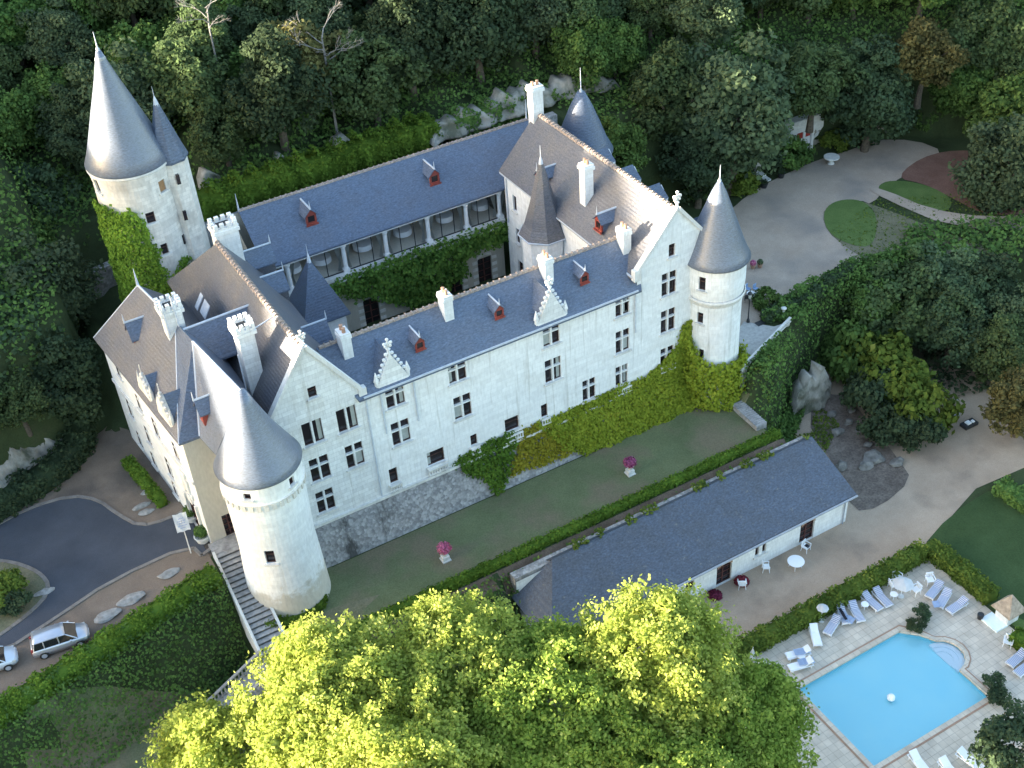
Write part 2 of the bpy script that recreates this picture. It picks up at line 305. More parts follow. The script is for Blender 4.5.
def tube(bm, pts, rad, seg=8, mi=0):
    pts = [Vector(p) for p in pts]; rings = []
    for i, p in enumerate(pts):
        t = (pts[min(i+1, len(pts)-1)]-pts[max(i-1, 0)]).normalized(); a = t.orthogonal().normalized() if i == 0 else (a - t*a.dot(t)).normalized(); b = t.cross(a)
        rings.append([bm.verts.new(p+(a*math.cos(2*PI*k/seg)+b*math.sin(2*PI*k/seg))*rad[i]) for k in range(seg)])
    for A, Bq in zip(rings, rings[1:]):
        for k in range(seg): bm.faces.new((A[k], A[(k+1) % seg], Bq[(k+1) % seg], Bq[k])).material_index = mi
    bm.faces.new(rings[0][::-1]).material_index = mi; bm.faces.new(rings[-1]).material_index = mi
def slab(bm, faces, th=.16, mi=0):
    """roof planes (lists of 3-D points) given a thickness downwards, edges closed"""
    for f in faces:
        v = [Vector(p) for p in f]; n = (v[1]-v[0]).cross(v[2]-v[0]).normalized()
        if n.z < 0: v = v[::-1]
        hi = [bm.verts.new(p) for p in v]; lo = [bm.verts.new(p-Vector((0, 0, th))) for p in v]; k = len(v)
        bm.faces.new(hi).material_index = mi; bm.faces.new(lo[::-1]).material_index = mi
        for i in range(k): bm.faces.new((lo[i], lo[(i+1) % k], hi[(i+1) % k], hi[i])).material_index = mi
def ridge(bm, a, b, w=.16, h=.12, step=.5, mi=0):
    """row of half-round ridge tiles, each with its raised joint"""
    a = Vector(a); b = Vector(b); L = (b-a).length; d = (b-a)/L; n = max(1, int(L/step)); s = d.cross(Vector((0, 0, 1))).normalized(); u = s.cross(d)
    for k in range(n):
        p = a+d*(L*k/n); q = a+d*(L*(k+1)/n)
        for (A, Bq, ww, hh) in ((p, q-d*.08, w, h), (q-d*.1, q, w*1.25, h*1.9)):
            prof = [(-ww, -.08), (-ww*.75, hh*.6), (0, hh), (ww*.75, hh*.6), (ww, -.08)]
            V1 = [bm.verts.new(A+s*x+u*y) for x, y in prof]; V2 = [bm.verts.new(Bq+s*x+u*y) for x, y in prof]
            for i in range(4): bm.faces.new((V1[i], V1[i+1], V2[i+1], V2[i])).material_index = mi
            bm.faces.new(V1[::-1]).material_index = mi; bm.faces.new(V2).material_index = mi

# walls with real openings: poly and holes in (u, v); f(u, v, d) maps them to space, d = depth into the wall
def wall(bm, poly, holes, f, reveal=.32, cuts=(), mi=0):
    b = bmesh.new(); b.faces.new([b.verts.new((u, v, 0)) for u, v in poly])
    us = list(cuts)+[x for h in holes for x in (h[0], h[1])]; vs = [x for h in holes for x in (h[2], h[3])]
    for x, no in [(u, (1, 0, 0)) for u in sorted(set(us))]+[(v, (0, 1, 0)) for v in sorted(set(vs))]:
        co = (x, 0, 0) if no[0] else (0, x, 0)
        bmesh.ops.bisect_plane(b, geom=b.verts[:]+b.edges[:]+b.faces[:], plane_co=co, plane_no=no, dist=1e-5)
    for fc in list(b.faces):
        c = fc.calc_center_median()
        if any(h[0] < c.x < h[1] and h[2] < c.y < h[3] for h in holes): b.faces.remove(fc)
    mp = {}
    for v in b.verts: mp[v] = bm.verts.new(f(v.co.x, v.co.y, 0))
    for fc in b.faces: bm.faces.new([mp[v] for v in fc.verts]).material_index = mi
    b.free()
    for h in holes:
        uu = sorted([h[0], h[1]]+[c for c in cuts if h[0] < c < h[1]])
        path = [(u, h[2]) for u in uu]+[(u, h[3]) for u in uu[::-1]]
        for i in range(len(path)):
            p, q = path[i], path[(i+1) % len(path)]
            bm.faces.new([bm.verts.new(f(*p, 0)), bm.verts.new(f(*q, 0)), bm.verts.new(f(*q, reveal)), bm.verts.new(f(*p, reveal))]).material_index = mi
def pbox(bm, f, u0, u1, v0, v1, d0, d1, mi=0):
    vs = [bm.verts.new(f(u, v, d)) for d in (d0, d1) for u, v in ((u0, v0), (u1, v0), (u1, v1), (u0, v1))]
    for q in ((0, 3, 2, 1), (4, 5, 6, 7), (0, 1, 5, 4), (1, 2, 6, 5), (2, 3, 7, 6), (3, 0, 4, 7)): bm.faces.new([vs[i] for i in q]).material_index = mi
def planemap(O, a, n):
    """wall plane through O, running along a, inward normal n"""
    O = Vector(O); a = Vector(a).normalized(); n = Vector(n).normalized()
    return lambda u, v, d: O+a*u+Vector((0, 0, v))+n*d
def cylmap(c, r, rf=None):
    """u = arc length from the +X axis at radius r"""
    return lambda u, v, d: Vector((c[0]+((rf(v) if rf else r)-d)*math.cos(u/r), c[1]+((rf(v) if rf else r)-d)*math.sin(u/r), v))
def window(parent, f, h, style='cross', curtain=None, sill=True, label=None, D=.2):
    u0, u1, v0, v1 = h; bm = B(); w = u1-u0; hh = v1-v0; t = .075
    pbox(bm, f, u0-.02, u1+.02, v0-.02, v1+.02, D+.06, D+.12, 0)                        # dark panes
    if curtain:
        for s in curtain:
            if s == 'l': pbox(bm, f, u0+.05, u0+.05+w*.2, v0+.05, v1-.1, D+.03, D+.055, 2)
            if s == 'r': pbox(bm, f, u1-.05-w*.2, u1-.05, v0+.05, v1-.1, D+.03, D+.055, 2)
            if s == 'f': pbox(bm, f, u0+w*.54, u1-.06, v0+.1, v0+hh*.62, D+.03, D+.055, 2)
            if s == 'g': pbox(bm, f, u0+.06, u0+w*.46, v0+.1, v0+hh*.62, D+.03, D+.055, 2)
    fr = .055
    for a, b, c, d in ((u0, u0+fr, v0, v1), (u1-fr, u1, v0, v1), (u0+fr, u1-fr, v0, v0+fr), (u0+fr, u1-fr, v1-fr, v1)):
        pbox(bm, f, a, b, c, d, D-.04, D+.06, 3)
    if style in ('cross', 'two'):
        m = (u0+u1)/2; pbox(bm, f, m-t, m+t, v0, v1, .03, D+.05, 1)
    if style == 'cross': z = v0+hh*.62; pbox(bm, f, u0, (u0+u1)/2-t, z-t*.8, z+t*.8, .03, D+.05, 1); pbox(bm, f, (u0+u1)/2+t, u1, z-t*.8, z+t*.8, .03, D+.05, 1)
    if style == 'bar':
        z = v0+hh*.6; pbox(bm, f, u0+fr, u1-fr, z-.04, z+.04, D-.02, D+.06, 3)
    if style == 'door':
        for k in (1, 2, 3): z = v0+hh*k/4; pbox(bm, f, u0+fr, u1-fr, z-.025, z+.025, D, D+.06, 4)
        m = (u0+u1)/2; pbox(bm, f, m-.05, m+.05, v0+fr, v1-fr, D, D+.062, 4)
    if sill: pbox(bm, f, u0-.16, u1+.16, v0-.17, v0-.003, -.16, .05, 5)
    return obj('window' if style != 'door' else 'door', bm, ['glass', 'white_stone', 'curtain', 'dark_wood', 'door_wood', 'trim_stone'], parent, label=label)
def balusters(bm, f, u0, u1, v0, hgt=.75, d=-.12, step=.22, mi=0):
    pbox(bm, f, u0, u1, v0+hgt-.12, v0+hgt, d-.09, d+.09, mi); pbox(bm, f, u0, u1, v0, v0+.1, d-.09, d+.09, mi)
    n = max(2, int((u1-u0)/step))
    for k in range(n+1):
        u = u0+.05+(u1-u0-.1)*k/n; pbox(bm, f, u-.045, u+.045, v0+.1, v0+hgt-.12, d-.045, d+.045, mi)

# ---------------------------------------------------------------- foliage helpers
def leaf_quads(C, N, S, asp=.75):
    n = len(C); R = RNG.normal(size=(n, 3)); T = np.cross(N, R); T /= np.linalg.norm(T, axis=1)[:, None]+1e-9; Bt = np.cross(N, T); Bt /= np.linalg.norm(Bt, axis=1)[:, None]+1e-9
    a = T*S[:, None]*.5; b = Bt*S[:, None]*.5*asp
    V = np.stack([C-a, C-b*.9, C+a, C+b*.9], 1).reshape(-1, 3) if False else np.stack([C-a-b*.4, C+a*.2-b, C+a+b*.4, C-a*.2+b], 1).reshape(-1, 3)
    return V, np.arange(n*4).reshape(-1, 4)
def nrm(a): return a/(np.linalg.norm(a, axis=1)[:, None]+1e-9)
def crown_pts(R, H, nl, per, rl=(.22, .38), flat=.0, bottom=-.35, seed=0, rmin=.40):
    """leaf positions of a crown: lobes of foliage spread unevenly through an ellipsoid (radius R, half-height H), centred at the origin"""
    g = np.random.default_rng(seed); C = []; N = []
    d = nrm(g.normal(size=(nl*3, 3))); d = d[d[:, 2] > bottom][:nl]
    rr = g.uniform(rmin, .88, len(d)) * (1+.16*np.sin(3*np.arctan2(d[:, 1], d[:, 0])+seed))
    cen = d*rr[:, None]*np.array([R, R, H]); rad = g.uniform(*rl, len(d))*min(R, H)
    for c, r in zip(cen, rad):
        p = nrm(g.normal(size=(per, 3))); out = nrm(c[None]+np.array([[0, 0, H*.35]])); keep = (p@out[0]) > -.35; p = p[keep]
        q = c+p*(r*(.45+.8*g.random((len(p), 1))**.7))*np.array([1, 1, .85])+g.normal(size=p.shape)*r*.12; C.append(q); N.append(nrm(p*.6+np.array([0, 0, .35])+g.normal(size=p.shape)*.45))
    if rmin > .55:                                            # loose sprays standing out beyond the crown's surface
        e = nrm(g.normal(size=(nl//2, 3))); e = e[e[:, 2] > -.1]
        for v in e:
            b = v*np.array([R, R, H])*g.uniform(.86, 1.16); k = int(per*.35); p = g.normal(size=(k, 3))*min(R, H)*.055*np.array([1, 1, .8]); C.append(b+p+np.outer(g.random(k), -v)*.5); N.append(nrm(v*.5+g.normal(size=p.shape)*.6))
    return np.concatenate(C), np.concatenate(N)
def inside(poly, X, Y):
    r = np.zeros(X.shape, bool); n = len(poly)
    for i in range(n):
        x0, y0 = poly[i][:2]; x1, y1 = poly[(i+1) % n][:2]
        c = ((y0 > Y) != (y1 > Y)) & (X < (x1-x0)*(Y-y0)/((y1-y0) or 1e-9)+x0); r ^= c
    return r
def rand_in(poly, n, g=RNG):
    P = np.array([p[:2] for p in poly]); lo, hi = P.min(0), P.max(0); out = []
    c = 0
    while c < n:
        q = g.uniform(lo, hi, (n*2, 2)); k = q[inside(poly, q[:, 0], q[:, 1])]; out.append(k); c += len(k)
        if len(k) == 0: break
    return np.concatenate(out)[:n]
# ---------------------------------------------------------------- terrain
def sst(a, b, t): t = np.clip((t-a)/(b-a), 0, 1); return t*t*(3-2*t)
CLX = [50, 57, 58.5, 60.5, 63, 65.5, 68.5, 75.6, 82, 90, 100, 130, 400]; CLY = [63.0, 63.8, 64.2, 65.4, 67.0, 68.4, 70.2, 71.0, 69.5, 64, 58, 50, 40]
YBX = [-500, -10, 0, 7.5, 9, 23, 24, 57, 58, 77, 85, 98, 110, 130, 400]; YBY = [74, 80, 86.5, 90, 103, 103, 95.6, 95.6, 92.5, 91, 93.5, 89, 80, 76, 60]
def wob(x, y): return .5*np.sin(x*.31+y*.17)+.35*np.sin(x*.73-y*.52+1)+.25*np.sin(x*1.3+y*1.7)
def H(x, y):
    x = np.asarray(x, float); y = np.asarray(y, float)
    low = np.full(np.broadcast(x, y).shape, -5.0)
    # left: garden, bank, entrance level
    yR = 65.7+.25*np.minimum(x, 12); gard = -5+2*sst(50, 58, y)
    left = gard+(3.3-gard)*sst(yR-4.5, yR-.6, y)
    lx = 1-sst(9.9, 10.15, x); stair = np.where(y > 61.2, np.clip((y-61.6)/(69.4-61.6), 0, 1)*3.3-.45, -3+.0*y)
    mid_low = np.where(x < 28.5, -5+5*sst(52.5, 59.2, y), np.where(y < 57.75, -5., -1.6+1.6*sst(57.75, 59.4, y)))
    mid = np.where(y > 59.4, 0, mid_low)
    mid = np.where(y > 70.5, 3.3, mid)
    ycl = np.interp(x, CLX, CLY); right = -5+8.5*sst(ycl-.9, ycl+.3, y)
    rx = sst(56.6, 57.6, x)
    m2 = np.where(x < 12.3, np.where(y < 61.2, np.where(x < 9.9, left, -.6), stair), mid)
    h = left*lx+(1-lx)*(m2*(1-rx)+right*rx)
    # behind the west building the ground climbs
    bx = sst(7.0, 9.5, x)*(1-sst(22.5, 24, x)); h = h+np.where(y > 86, bx*sst(87, 97, y)*5.7, 0)
    yb = np.interp(x, YBX, YBY); base = 3.5
    cl = sst(yb, yb+2.6, y)*10.5; top = np.maximum(y-yb-3, 0)*(.46+0*x)
    hill = base+cl+top+wob(x, y)*sst(yb+2, yb+8, y)
    cap = 31+wob(x*.2, y*.2)*1.5; hill = np.minimum(hill, cap)
    R = np.interp(y, [40, 60, 90, 98, 114, 122, 128, 134, 143, 160, 240], [4, 10, 23, 28, 36.5, 41, 45.5, 48, 48.5, 50, 50])+1.1*np.sin(y*1.1)+.8*np.sin(y*2.3+1)  # unseen far-left ridge, crest heights and raggedness shaped to shade the castle below its roofs
    far = sst(-215, -185, x)*(1-sst(-125, -100, x)); hill = np.maximum(hill, hill*(1-far)+R*far)
    h = np.where(y > yb, np.maximum(h, hill), h)
    pool = (x > 43.0) & (x < 56.2) & (y > 33.0) & (y < 41.7)
    return np.where(pool, -6.9, h)
def hz(x, y): return float(H(x, y))
xs = np.concatenate([np.arange(-420, -30, 12.), np.arange(-30, -14, 2.), np.arange(-14, 112, .7), np.arange(112, 140, 2.), np.arange(140, 420, 14.)])
ys = np.concatenate([np.arange(-200, 16, 12.), np.arange(16, 28, 2.), np.arange(28, 132, .7), np.arange(132, 170, 2.), np.arange(170, 520, 12.)])
# keep sharp steps on grid lines
for v in (43.0, 56.2, 57.0): xs[np.argmin(abs(xs-v))] = v
for v in (57.74, 57.8, 59.4, 33.0, 41.7, 61.2): ys[np.argmin(abs(ys-v))] = v
GX, GY = np.meshgrid(xs, ys); Z = H(GX, GY); ny, nx = GX.shape
idx = np.arange(nx*ny).reshape(ny, nx); Q = np.stack([idx[:-1, :-1], idx[:-1, 1:], idx[1:, 1:], idx[1:, :-1]], -1).reshape(-1, 4)
tag(np_mesh('ground', np.stack([GX, GY, Z], -1).reshape(-1, 3), Q, ['hill_earth'], origin=(0, 0, 0), smooth=False), kind='structure')
def drape(name, poly, mat, off=.03, step=1.4, zf=None):
    """a surface laid over the terrain, outline poly in plan"""
    bm = B(); bm.faces.new([bm.verts.new((p[0], p[1], 0)) for p in poly]); P = np.array([p[:2] for p in poly])
    for ax, no in ((0, (1, 0, 0)), (1, (0, 1, 0))):
        for c in np.arange(math.ceil(P[:, ax].min()/step)*step, P[:, ax].max(), step):
            bmesh.ops.bisect_plane(bm, geom=bm.verts[:]+bm.edges[:]+bm.faces[:], plane_co=(c, 0, 0) if ax == 0 else (0, c, 0), plane_no=no)
    for v in bm.verts: v.co.z = (zf(v.co.x, v.co.y) if zf else hz(v.co.x, v.co.y))+off
    for f in bm.faces:
        if f.normal.z < 0: f.normal_flip()
    return tag(obj(name, bm, mat, shift=False), kind='structure')
def pp(z, *pts): return [tuple(pz(px, py, z))[:2] for px, py in pts]
def smooth_poly(P, k=2):
    for _ in range(k):
        Qp = []
        for i in range(len(P)):
            a, b = P[i], P[(i+1) % len(P)]; Qp += [(a[0]*.75+b[0]*.25, a[1]*.75+b[1]*.25), (a[0]*.25+b[0]*.75, a[1]*.25+b[1]*.75)]
        P = Qp
    return P
zr = 3.3
drape('terrace_lawn', [(12.6, 60.3), (57, 60.3), (57, 66.3), (52.3, 66.8), (18, 66.8), (18.6, 68), (12.6, 64.5)], 'lawn', .03)
drape('terrace_path', [(12.4, 60.2), (15.2, 60.2), (20, 62.2), (16.5, 62.9), (12.4, 62.6)], 'dry_grass', .045)
drape('entrance_gravel', [(-14, 62.6), (10.0, 68.6), (10.0, 70.0), (13, 70.9), (13, 72), (10.6, 72), (8.9, 88), (7.5, 89.6), (-1, 85.6), (-14, 78)], 'forecourt_gravel', .03)
asph = smooth_poly(pp(zr, (-150, 700), (0, 655), (60, 616), (110, 582), (190, 545), (206, 560), (222, 520), (196, 505), (168, 520), (140, 527), (118, 515), (98, 500), (72, 496), (30, 508), (-20, 535), (-150, 640)), 1)
drape('asphalt_road', asph, 'asphalt', .06)
isl = smooth_poly(pp(zr, (-60, 560), (5, 560), (40, 572), (52, 590), (30, 615), (-20, 650), (-60, 660)), 2)
drape('road_island', isl, 'dry_grass', .09)
def kerb(name, pts, w=.28, h=.12, z=None, mat='kerb_stone'):
    bm = B()
    for a, b in zip(pts, pts[1:]):
        a = Vector(a[:2]); b = Vector(b[:2]); d = b-a; L = d.length
        if L < .05: continue
        zz = hz(*((a+b)/2)) if z is None else z
        obox(bm, tuple((a+b)/2), math.atan2(d.y, d.x), L+.05, w, zz-.1, zz+h)
    return tag(obj(name, bm, mat, shift=False), kind='structure')
kk = asph; kerb('road_kerb', [p for p in kk if p[0] > -12][:len(kk)]); kerb('island_kerb', isl+isl[:1], .3)
drape('garden_lawn', smooth_poly(pp(-3, (40, 768), (100, 735), (190, 700), (215, 690), (200, 800), (40, 860)), 1), 'lawn', .06)
z5 = 3.5
court = smooth_poly(pp(z5, (735, 205), (762, 186), (790, 172), (818, 160), (858, 148), (872, 140), (915, 140), (945, 152), (925, 165), (888, 185), (872, 205), (860, 200), (828, 205), (822, 218), (833, 237), (860, 252), (866, 258), (836, 280), (798, 306), (765, 322), (745, 338), (715, 330), (690, 250)), 1)
drape('gravel_court', court, 'gravel', .035)
drape('upper_lawn', smooth_poly(pp(z5, (824, 208), (850, 199), (880, 207), (950, 235), (1030, 262), (1020, 300), (900, 290), (868, 262), (835, 240), (823, 224)), 1), 'dry_grass', .05)
drape('lawn_island', smooth_poly(pp(z5, (823, 210), (838, 200), (862, 200), (878, 215), (874, 248), (850, 246), (826, 232)), 2), 'lawn_green', .075)
drape('garden_path', smooth_poly(pp(z5, (866, 188), (885, 200), (950, 228), (1040, 232), (1040, 215), (985, 218), (930, 210), (884, 190)), 1), 'gravel', .10)
drape('grass_verge', smooth_poly(pp(z5, (876, 187), (890, 180), (925, 184), (955, 200), (945, 215), (915, 206), (885, 197)), 2), 'lawn_green', .06)
drape('leaf_litter_bed', smooth_poly(pp(z5, (893, 178), (930, 152), (985, 150), (1040, 175), (1040, 214), (985, 216), (955, 200), (925, 184)), 2), 'red_soil', .045)
drape('lower_gravel', smooth_poly([(36, 43), (34, 52.8), (58.4, 52.8), (59, 60), (66, 68.4), (78, 69.6), (80, 62), (90, 55), (96, 45), (72, 50), (63.5, 47.4), (61.5, 46.6), (50, 46.4)], 1), 'gravel_tan', .03)
drape('rocky_track', smooth_poly(pp(-5, (802, 415), (838, 388), (868, 420), (900, 462), (912, 480), (880, 508), (852, 512), (838, 470)), 1), 'rubbly_earth', .06)
drape('lower_lawn', smooth_poly(pp(-5, (918, 552), (950, 515), (1000, 484), (1100, 500), (1120, 640), (1010, 622)), 1), 'lawn_deep', .05)
drape('pool_garden_lawn', smooth_poly([(58, 47), (62.3, 47.5), (64, 38), (63, 28), (60.9, 28), (60.9, 45.5)], 1), 'lawn_green', .04)
drape('bank_dead_grass', [(13, 59.35), (60, 59.35), (60, 58.0), (13, 58.0)], 'dead_grass', .05, .7)
# paving round the pool, with the pool opening and its curved step bay cut out
def pool_outline(g=0):
    P = [(43.4-g, 33.4-g), (54.4+g, 33.4-g), (54.4+g, 36.2-g*.3)]
    for k in range(9):
        a = -PI/2+PI*k/8
        if 54.4+(1.55+g)*math.cos(a) > 54.4+g+.03: P.append((54.4+(1.55+g)*math.cos(a)+g*.0, 37.75+(1.5+g*.8)*math.sin(a)))
    P += [(54.4+g, 40.2+g*.2), (53.3+g, 41.3+g), (43.4-g, 41.3+g)]
    return P
def ring_sheet(name, outer, inner, mat, z, th=.1):
    bm = B(); vo = [bm.verts.new((x, y, z)) for x, y in outer]; vi = [bm.verts.new((x, y, z)) for x, y in inner]
    eo = [bm.edges.new((vo[i], vo[(i+1) % len(vo)])) for i in range(len(vo))]; ei = [bm.edges.new((vi[i], vi[(i+1) % len(vi)])) for i in range(len(vi))]
    r = bmesh.ops.triangle_fill(bm, edges=eo+ei, use_beauty=True); fs = [f for f in bm.faces]
    ex = bmesh.ops.extrude_face_region(bm, geom=fs); bmesh.ops.translate(bm, verts=[v for v in ex['geom'] if isinstance(v, bmesh.types.BMVert)], vec=(0, 0, -th))
    bmesh.ops.recalc_face_normals(bm, faces=bm.faces[:]); return bm
PO = pool_outline(0)
tag(obj('pool_terrace', ring_sheet('p', [(37, 26), (60.6, 26), (60.6, 45.6), (37, 45.6)], pool_outline(.45), 'paving', -4.95, .12), 'paving', shift=False), kind='structure')
pool = thing('swimming_pool', 'bright blue rectangular swimming pool with a curved step bay', 'swimming pool', (49, 37.5, -6.6))
obj('coping', ring_sheet('c', pool_outline(.45), PO, 'c', -4.90, .25), 'terracotta', pool); 
obj('coping_inner', ring_sheet('c2', pool_outline(.33), pool_outline(-.02), 'c', -4.885, .2), 'paving', pool)
bm = B(); lo = [bm.verts.new((x, y, -5.42)) for x, y in PO]; hi = [bm.verts.new((x, y, -4.98)) for x, y in PO]; bm.faces.new(lo)
for i in range(len(PO)): bm.faces.new((lo[i], hi[i], hi[(i+1) % len(PO)], lo[(i+1) % len(PO)]))
obj('basin', bm, 'pool_liner', pool)
bm = B(); bm.faces.new([bm.verts.new((x, y, -5.12)) for x, y in PO])
mw = MATS['water']; ntw = mw.node_tree; ntw.nodes.clear(); o_ = ntw.nodes.new('ShaderNodeOutputMaterial'); tr = ntw.nodes.new('ShaderNodeBsdfTransparent'); tr.inputs[0].default_value = (1, 1, 1, 1)
gl = ntw.nodes.new('ShaderNodeBsdfGlossy'); gl.inputs['Roughness'].default_value = .04; fz = ntw.nodes.new('ShaderNodeFresnel'); fz.inputs[0].default_value = 1.33; mx = ntw.nodes.new('ShaderNodeMixShader')
nz = mk_noise(ntw, 1.6, 3); bp = ntw.nodes.new('ShaderNodeBump'); bp.inputs['Distance'].default_value = .03; bp.inputs['Strength'].default_value = .3; ntw.links.new(nz.outputs[0], bp.inputs['Height']); ntw.links.new(bp.outputs[0], gl.inputs['Normal'])
ntw.links.new(fz.outputs[0], mx.inputs[0]); ntw.links.new(tr.outputs[0], mx.inputs[1]); ntw.links.new(gl.outputs[0], mx.inputs[2]); ntw.links.new(mx.outputs[0], o_.inputs[0])
obj('water', bm, 'water', pool)
bm = B()
for r0, r1, zt in ((1.5, 1.12, -5.18), (1.12, .74, -5.27), (.74, 0, -5.36)):
    A = [(54.4+r0*math.cos(-PI/2+PI*j/12), 37.75+r0*math.sin(-PI/2+PI*j/12)) for j in range(13)]
    if r1: A += [(54.4+r1*math.cos(PI/2-PI*j/12), 37.75+r1*math.sin(PI/2-PI*j/12)) for j in range(13)]
    prism(bm, A, -5.41, zt)
obj('steps', bm, 'pool_step', pool)
# ---------------------------------------------------------------- the castle
castle = thing('castle', 'large white stone castle with slate roofs, round towers and an inner courtyard', 'castle', (32, 78, 3.3))
X, Y, Zv = Vector((1, 0, 0)), Vector((0, 1, 0)), Vector((0, 0, 1))
front = planemap((0, 68, 0), X, Y)
def hole(u, v, w, h): return (u-w/2, u+w/2, v-h/2, v+h/2)
def build_wing(label, body, mats='white_stone'):
    return obj('wing', body, mats, castle, label=label)
def dormer_small(name_label, p, rz=0, s=1.0, col='red_wood', parent=castle):
    """little gabled roof dormer: red painted frame, slate cheeks, lead ridge with a spike; faces -Y before turning"""
    p = Vector(p); R = Matrix.Rotation(rz, 3, 'Z')
    def g(x, y, z): return p+R@Vector((x*s, y*s, z*s))
    d = bpy.data.objects.new('dormer', None); COL.objects.link(d); d.parent = parent; d.location = p-wloc(parent); d['label'] = name_label
    bm = B()                                                   # frame with a dark opening
    def gb(x0, x1, y0, y1, z0, z1, mi):
        vs = [bm.verts.new(g(x, y, z)) for z in (z0, z1) for x, y in ((x0, y0), (x1, y0), (x1, y1), (x0, y1))]
        for f in ((0, 3, 2, 1), (4, 5, 6, 7), (0, 1, 5, 4), (1, 2, 6, 5), (2, 3, 7, 6), (3, 0, 4, 7)): bm.faces.new([vs[i] for i in f]).material_index = mi
    gb(-.42, -.28, -.5, -.36, 0, .8, 0); gb(.28, .42, -.5, -.36, 0, .8, 0); gb(-.28, .28, -.5, -.36, 0, .14, 0); gb(-.28, .28, -.5, -.36, .68, .8, 0); gb(-.28, .28, -.42, -.38, .14, .68, 1)
    a = [bm.verts.new(g(*q)) for q in ((-.42, -.5, .8), (.42, -.5, .8), (0, -.5, 1.25))]; bm.faces.new(a).material_index = 0
    gb(-.5, .5, -.62, -.5, -.12, 0, 0)
    obj('frame', bm, [col, 'glass'], d)
    bm = B()
    for sx in (-1, 1):
        v = [g(sx*.42, -.36, 0), g(sx*.42, 1.3, 0), g(sx*.42, 1.3, .8), g(sx*.42, -.36, .8)]; w2 = [q-R@Vector((sx*.1*s, 0, 0)) for q in v]
        A = [bm.verts.new(q) for q in v]; C = [bm.verts.new(q) for q in w2]; bm.faces.new(A); bm.faces.new(C[::-1])
        for i in range(4): bm.faces.new((A[i], A[(i+1) % 4], C[(i+1) % 4], C[i]))
    slab(bm, [[g(-.58, -.62, .72), g(0, -.62, 1.32), g(0, 1.9, 1.32), g(-.58, 1.9, .72)], [g(.58, -.62, .72), g(0, -.62, 1.32), g(0, 1.9, 1.32), g(.58, 1.9, .72)]], .07*s)
    obj('roof', bm, 'slate', d)
    bm = B(); tube(bm, [g(0, -.66, 1.35), g(0, 1.3, 1.35)], [.075*s]*2, 6); tube(bm, [g(0, -.6, 1.3), g(0, -.6, 2.0)], [.06*s, .012], 6); obj('ridge_cap', bm, 'lead', d)
    return d
def gable_coping(bm, a, b, c, y0, y1, h=.22):
    """raised stone edge along the two rakes a-b-c of a gable (x, z pairs)"""
    for p, q in ((a, b), (b, c)):
        P = Vector((p[0], 0, p[1])); Q_ = Vector((q[0], 0, q[1])); d = (Q_-P).normalized(); n = Vector((-d.z, 0, d.x)); n = n if n.z > 0 else -n
        vs = [bm.verts.new(Vector((0, y, 0))+s_) for y in (y0, y1) for s_ in (P-n*.05, Q_-n*.05, Q_+n*h, P+n*h)]
        for f in ((0, 1, 2, 3), (7, 6, 5, 4), (0, 4, 5, 1), (1, 5, 6, 2), (2, 6, 7, 3), (3, 7, 4, 0)): bm.faces.new([vs[i] for i in f])
def cross_finial(bm, p, s=1):
    x, y, z = p
    lathe(bm, (x, y), [(.16*s, z), (.10*s, z+.3*s), (.2*s, z+.4*s), (.08*s, z+.55*s), (.07*s, z+1.3*s)], 8)
    for dx, dz in ((-.28, .95), (.28, .95), (0, 1.3), (-.2, .68), (.2, .68)):
        bmesh.ops.create_icosphere(bm, subdivisions=1, radius=.15*s, matrix=Matrix.Translation((x+dx*s, y, z+dz*s)))
    box(bm, x-.3*s, x+.3*s, y-.06*s, y+.06*s, z+.88*s, z+1.02*s)
# ---- front wing
bm = B()
H1 = [hole(25.75, 12.85, 1.5, 1.9), hole(25.78, 9.3, 1.5, 2.2), hole(31.0, 12.85, 1.5, 1.9), hole(31.15, 9.35, 1.5, 2.2), hole(39.38, 12.85, 1.5, 2.0), hole(39.4, 9.35, 1.5, 2.25),
      hole(46.1, 12.95, 1.35, 1.95), hole(46.1, 9.4, 1.35, 2.2), hole(46.0, 5.9, 1.2, 2.0), hole(42.74, 5.85, 1.25, 2.1), hole(38.4, 5.55, .62, 1.35), hole(35.33, 5.6, 1.3, 1.35), hole(31.82, 5.6, .6, 1.1), hole(28.38, 5.5, 1.5, 1.4), hole(24.66, 5.4, .7, 1.5)]
wall(bm, [(23.2, 3.6), (47.5, 3.6), (47.5, 14.1), (23.2, 14.1)], H1, front)
back = planemap((0, 74.2, 0), X, -Y)
HB = [hole(28+k*4.2, 10.5, 1.2, 1.8) for k in range(4)]+[hole(29+k*4.2, 6, 1.3, 2.6) for k in range(4)]
wall(bm, [(23.2, 3.0), (47.5, 3.0), (47.5, 14.1), (23.2, 14.1)], HB, back)
fw_ = build_wing('long three-storey white stone wing facing the lawn terrace, with cross windows', bm, 'facade_stone')
st = ['cross', 'cross', 'cross', 'cross', 'cross', 'cross', 'cross', 'cross', 'cross', 'cross', 'bar', 'bar', 'bar', 'bar', 'bar']
cu = ['r', 'f', 'l', 'g', 'g', 'r', 'rf', 'f', 'r', None, None, None, None, 'l', None]
for h, s, c in zip(H1, st, cu): window(fw_, front, h, s, c)
for h in HB: window(fw_, back, h, 'cross')
for u, w2, z_ in ((24.66, .5, 4.05), (28.38, .85, 4.05), (35.33, .85, 4.05), (46.0, .85, 4.05), (31.82, .4, 4.3), (38.4, .42, 4.3)): bm = B(); balusters(bm, front, u-w2, u+w2, z_, .6, -.22); obj('balcony_rail', bm, 'trim_stone', fw_)
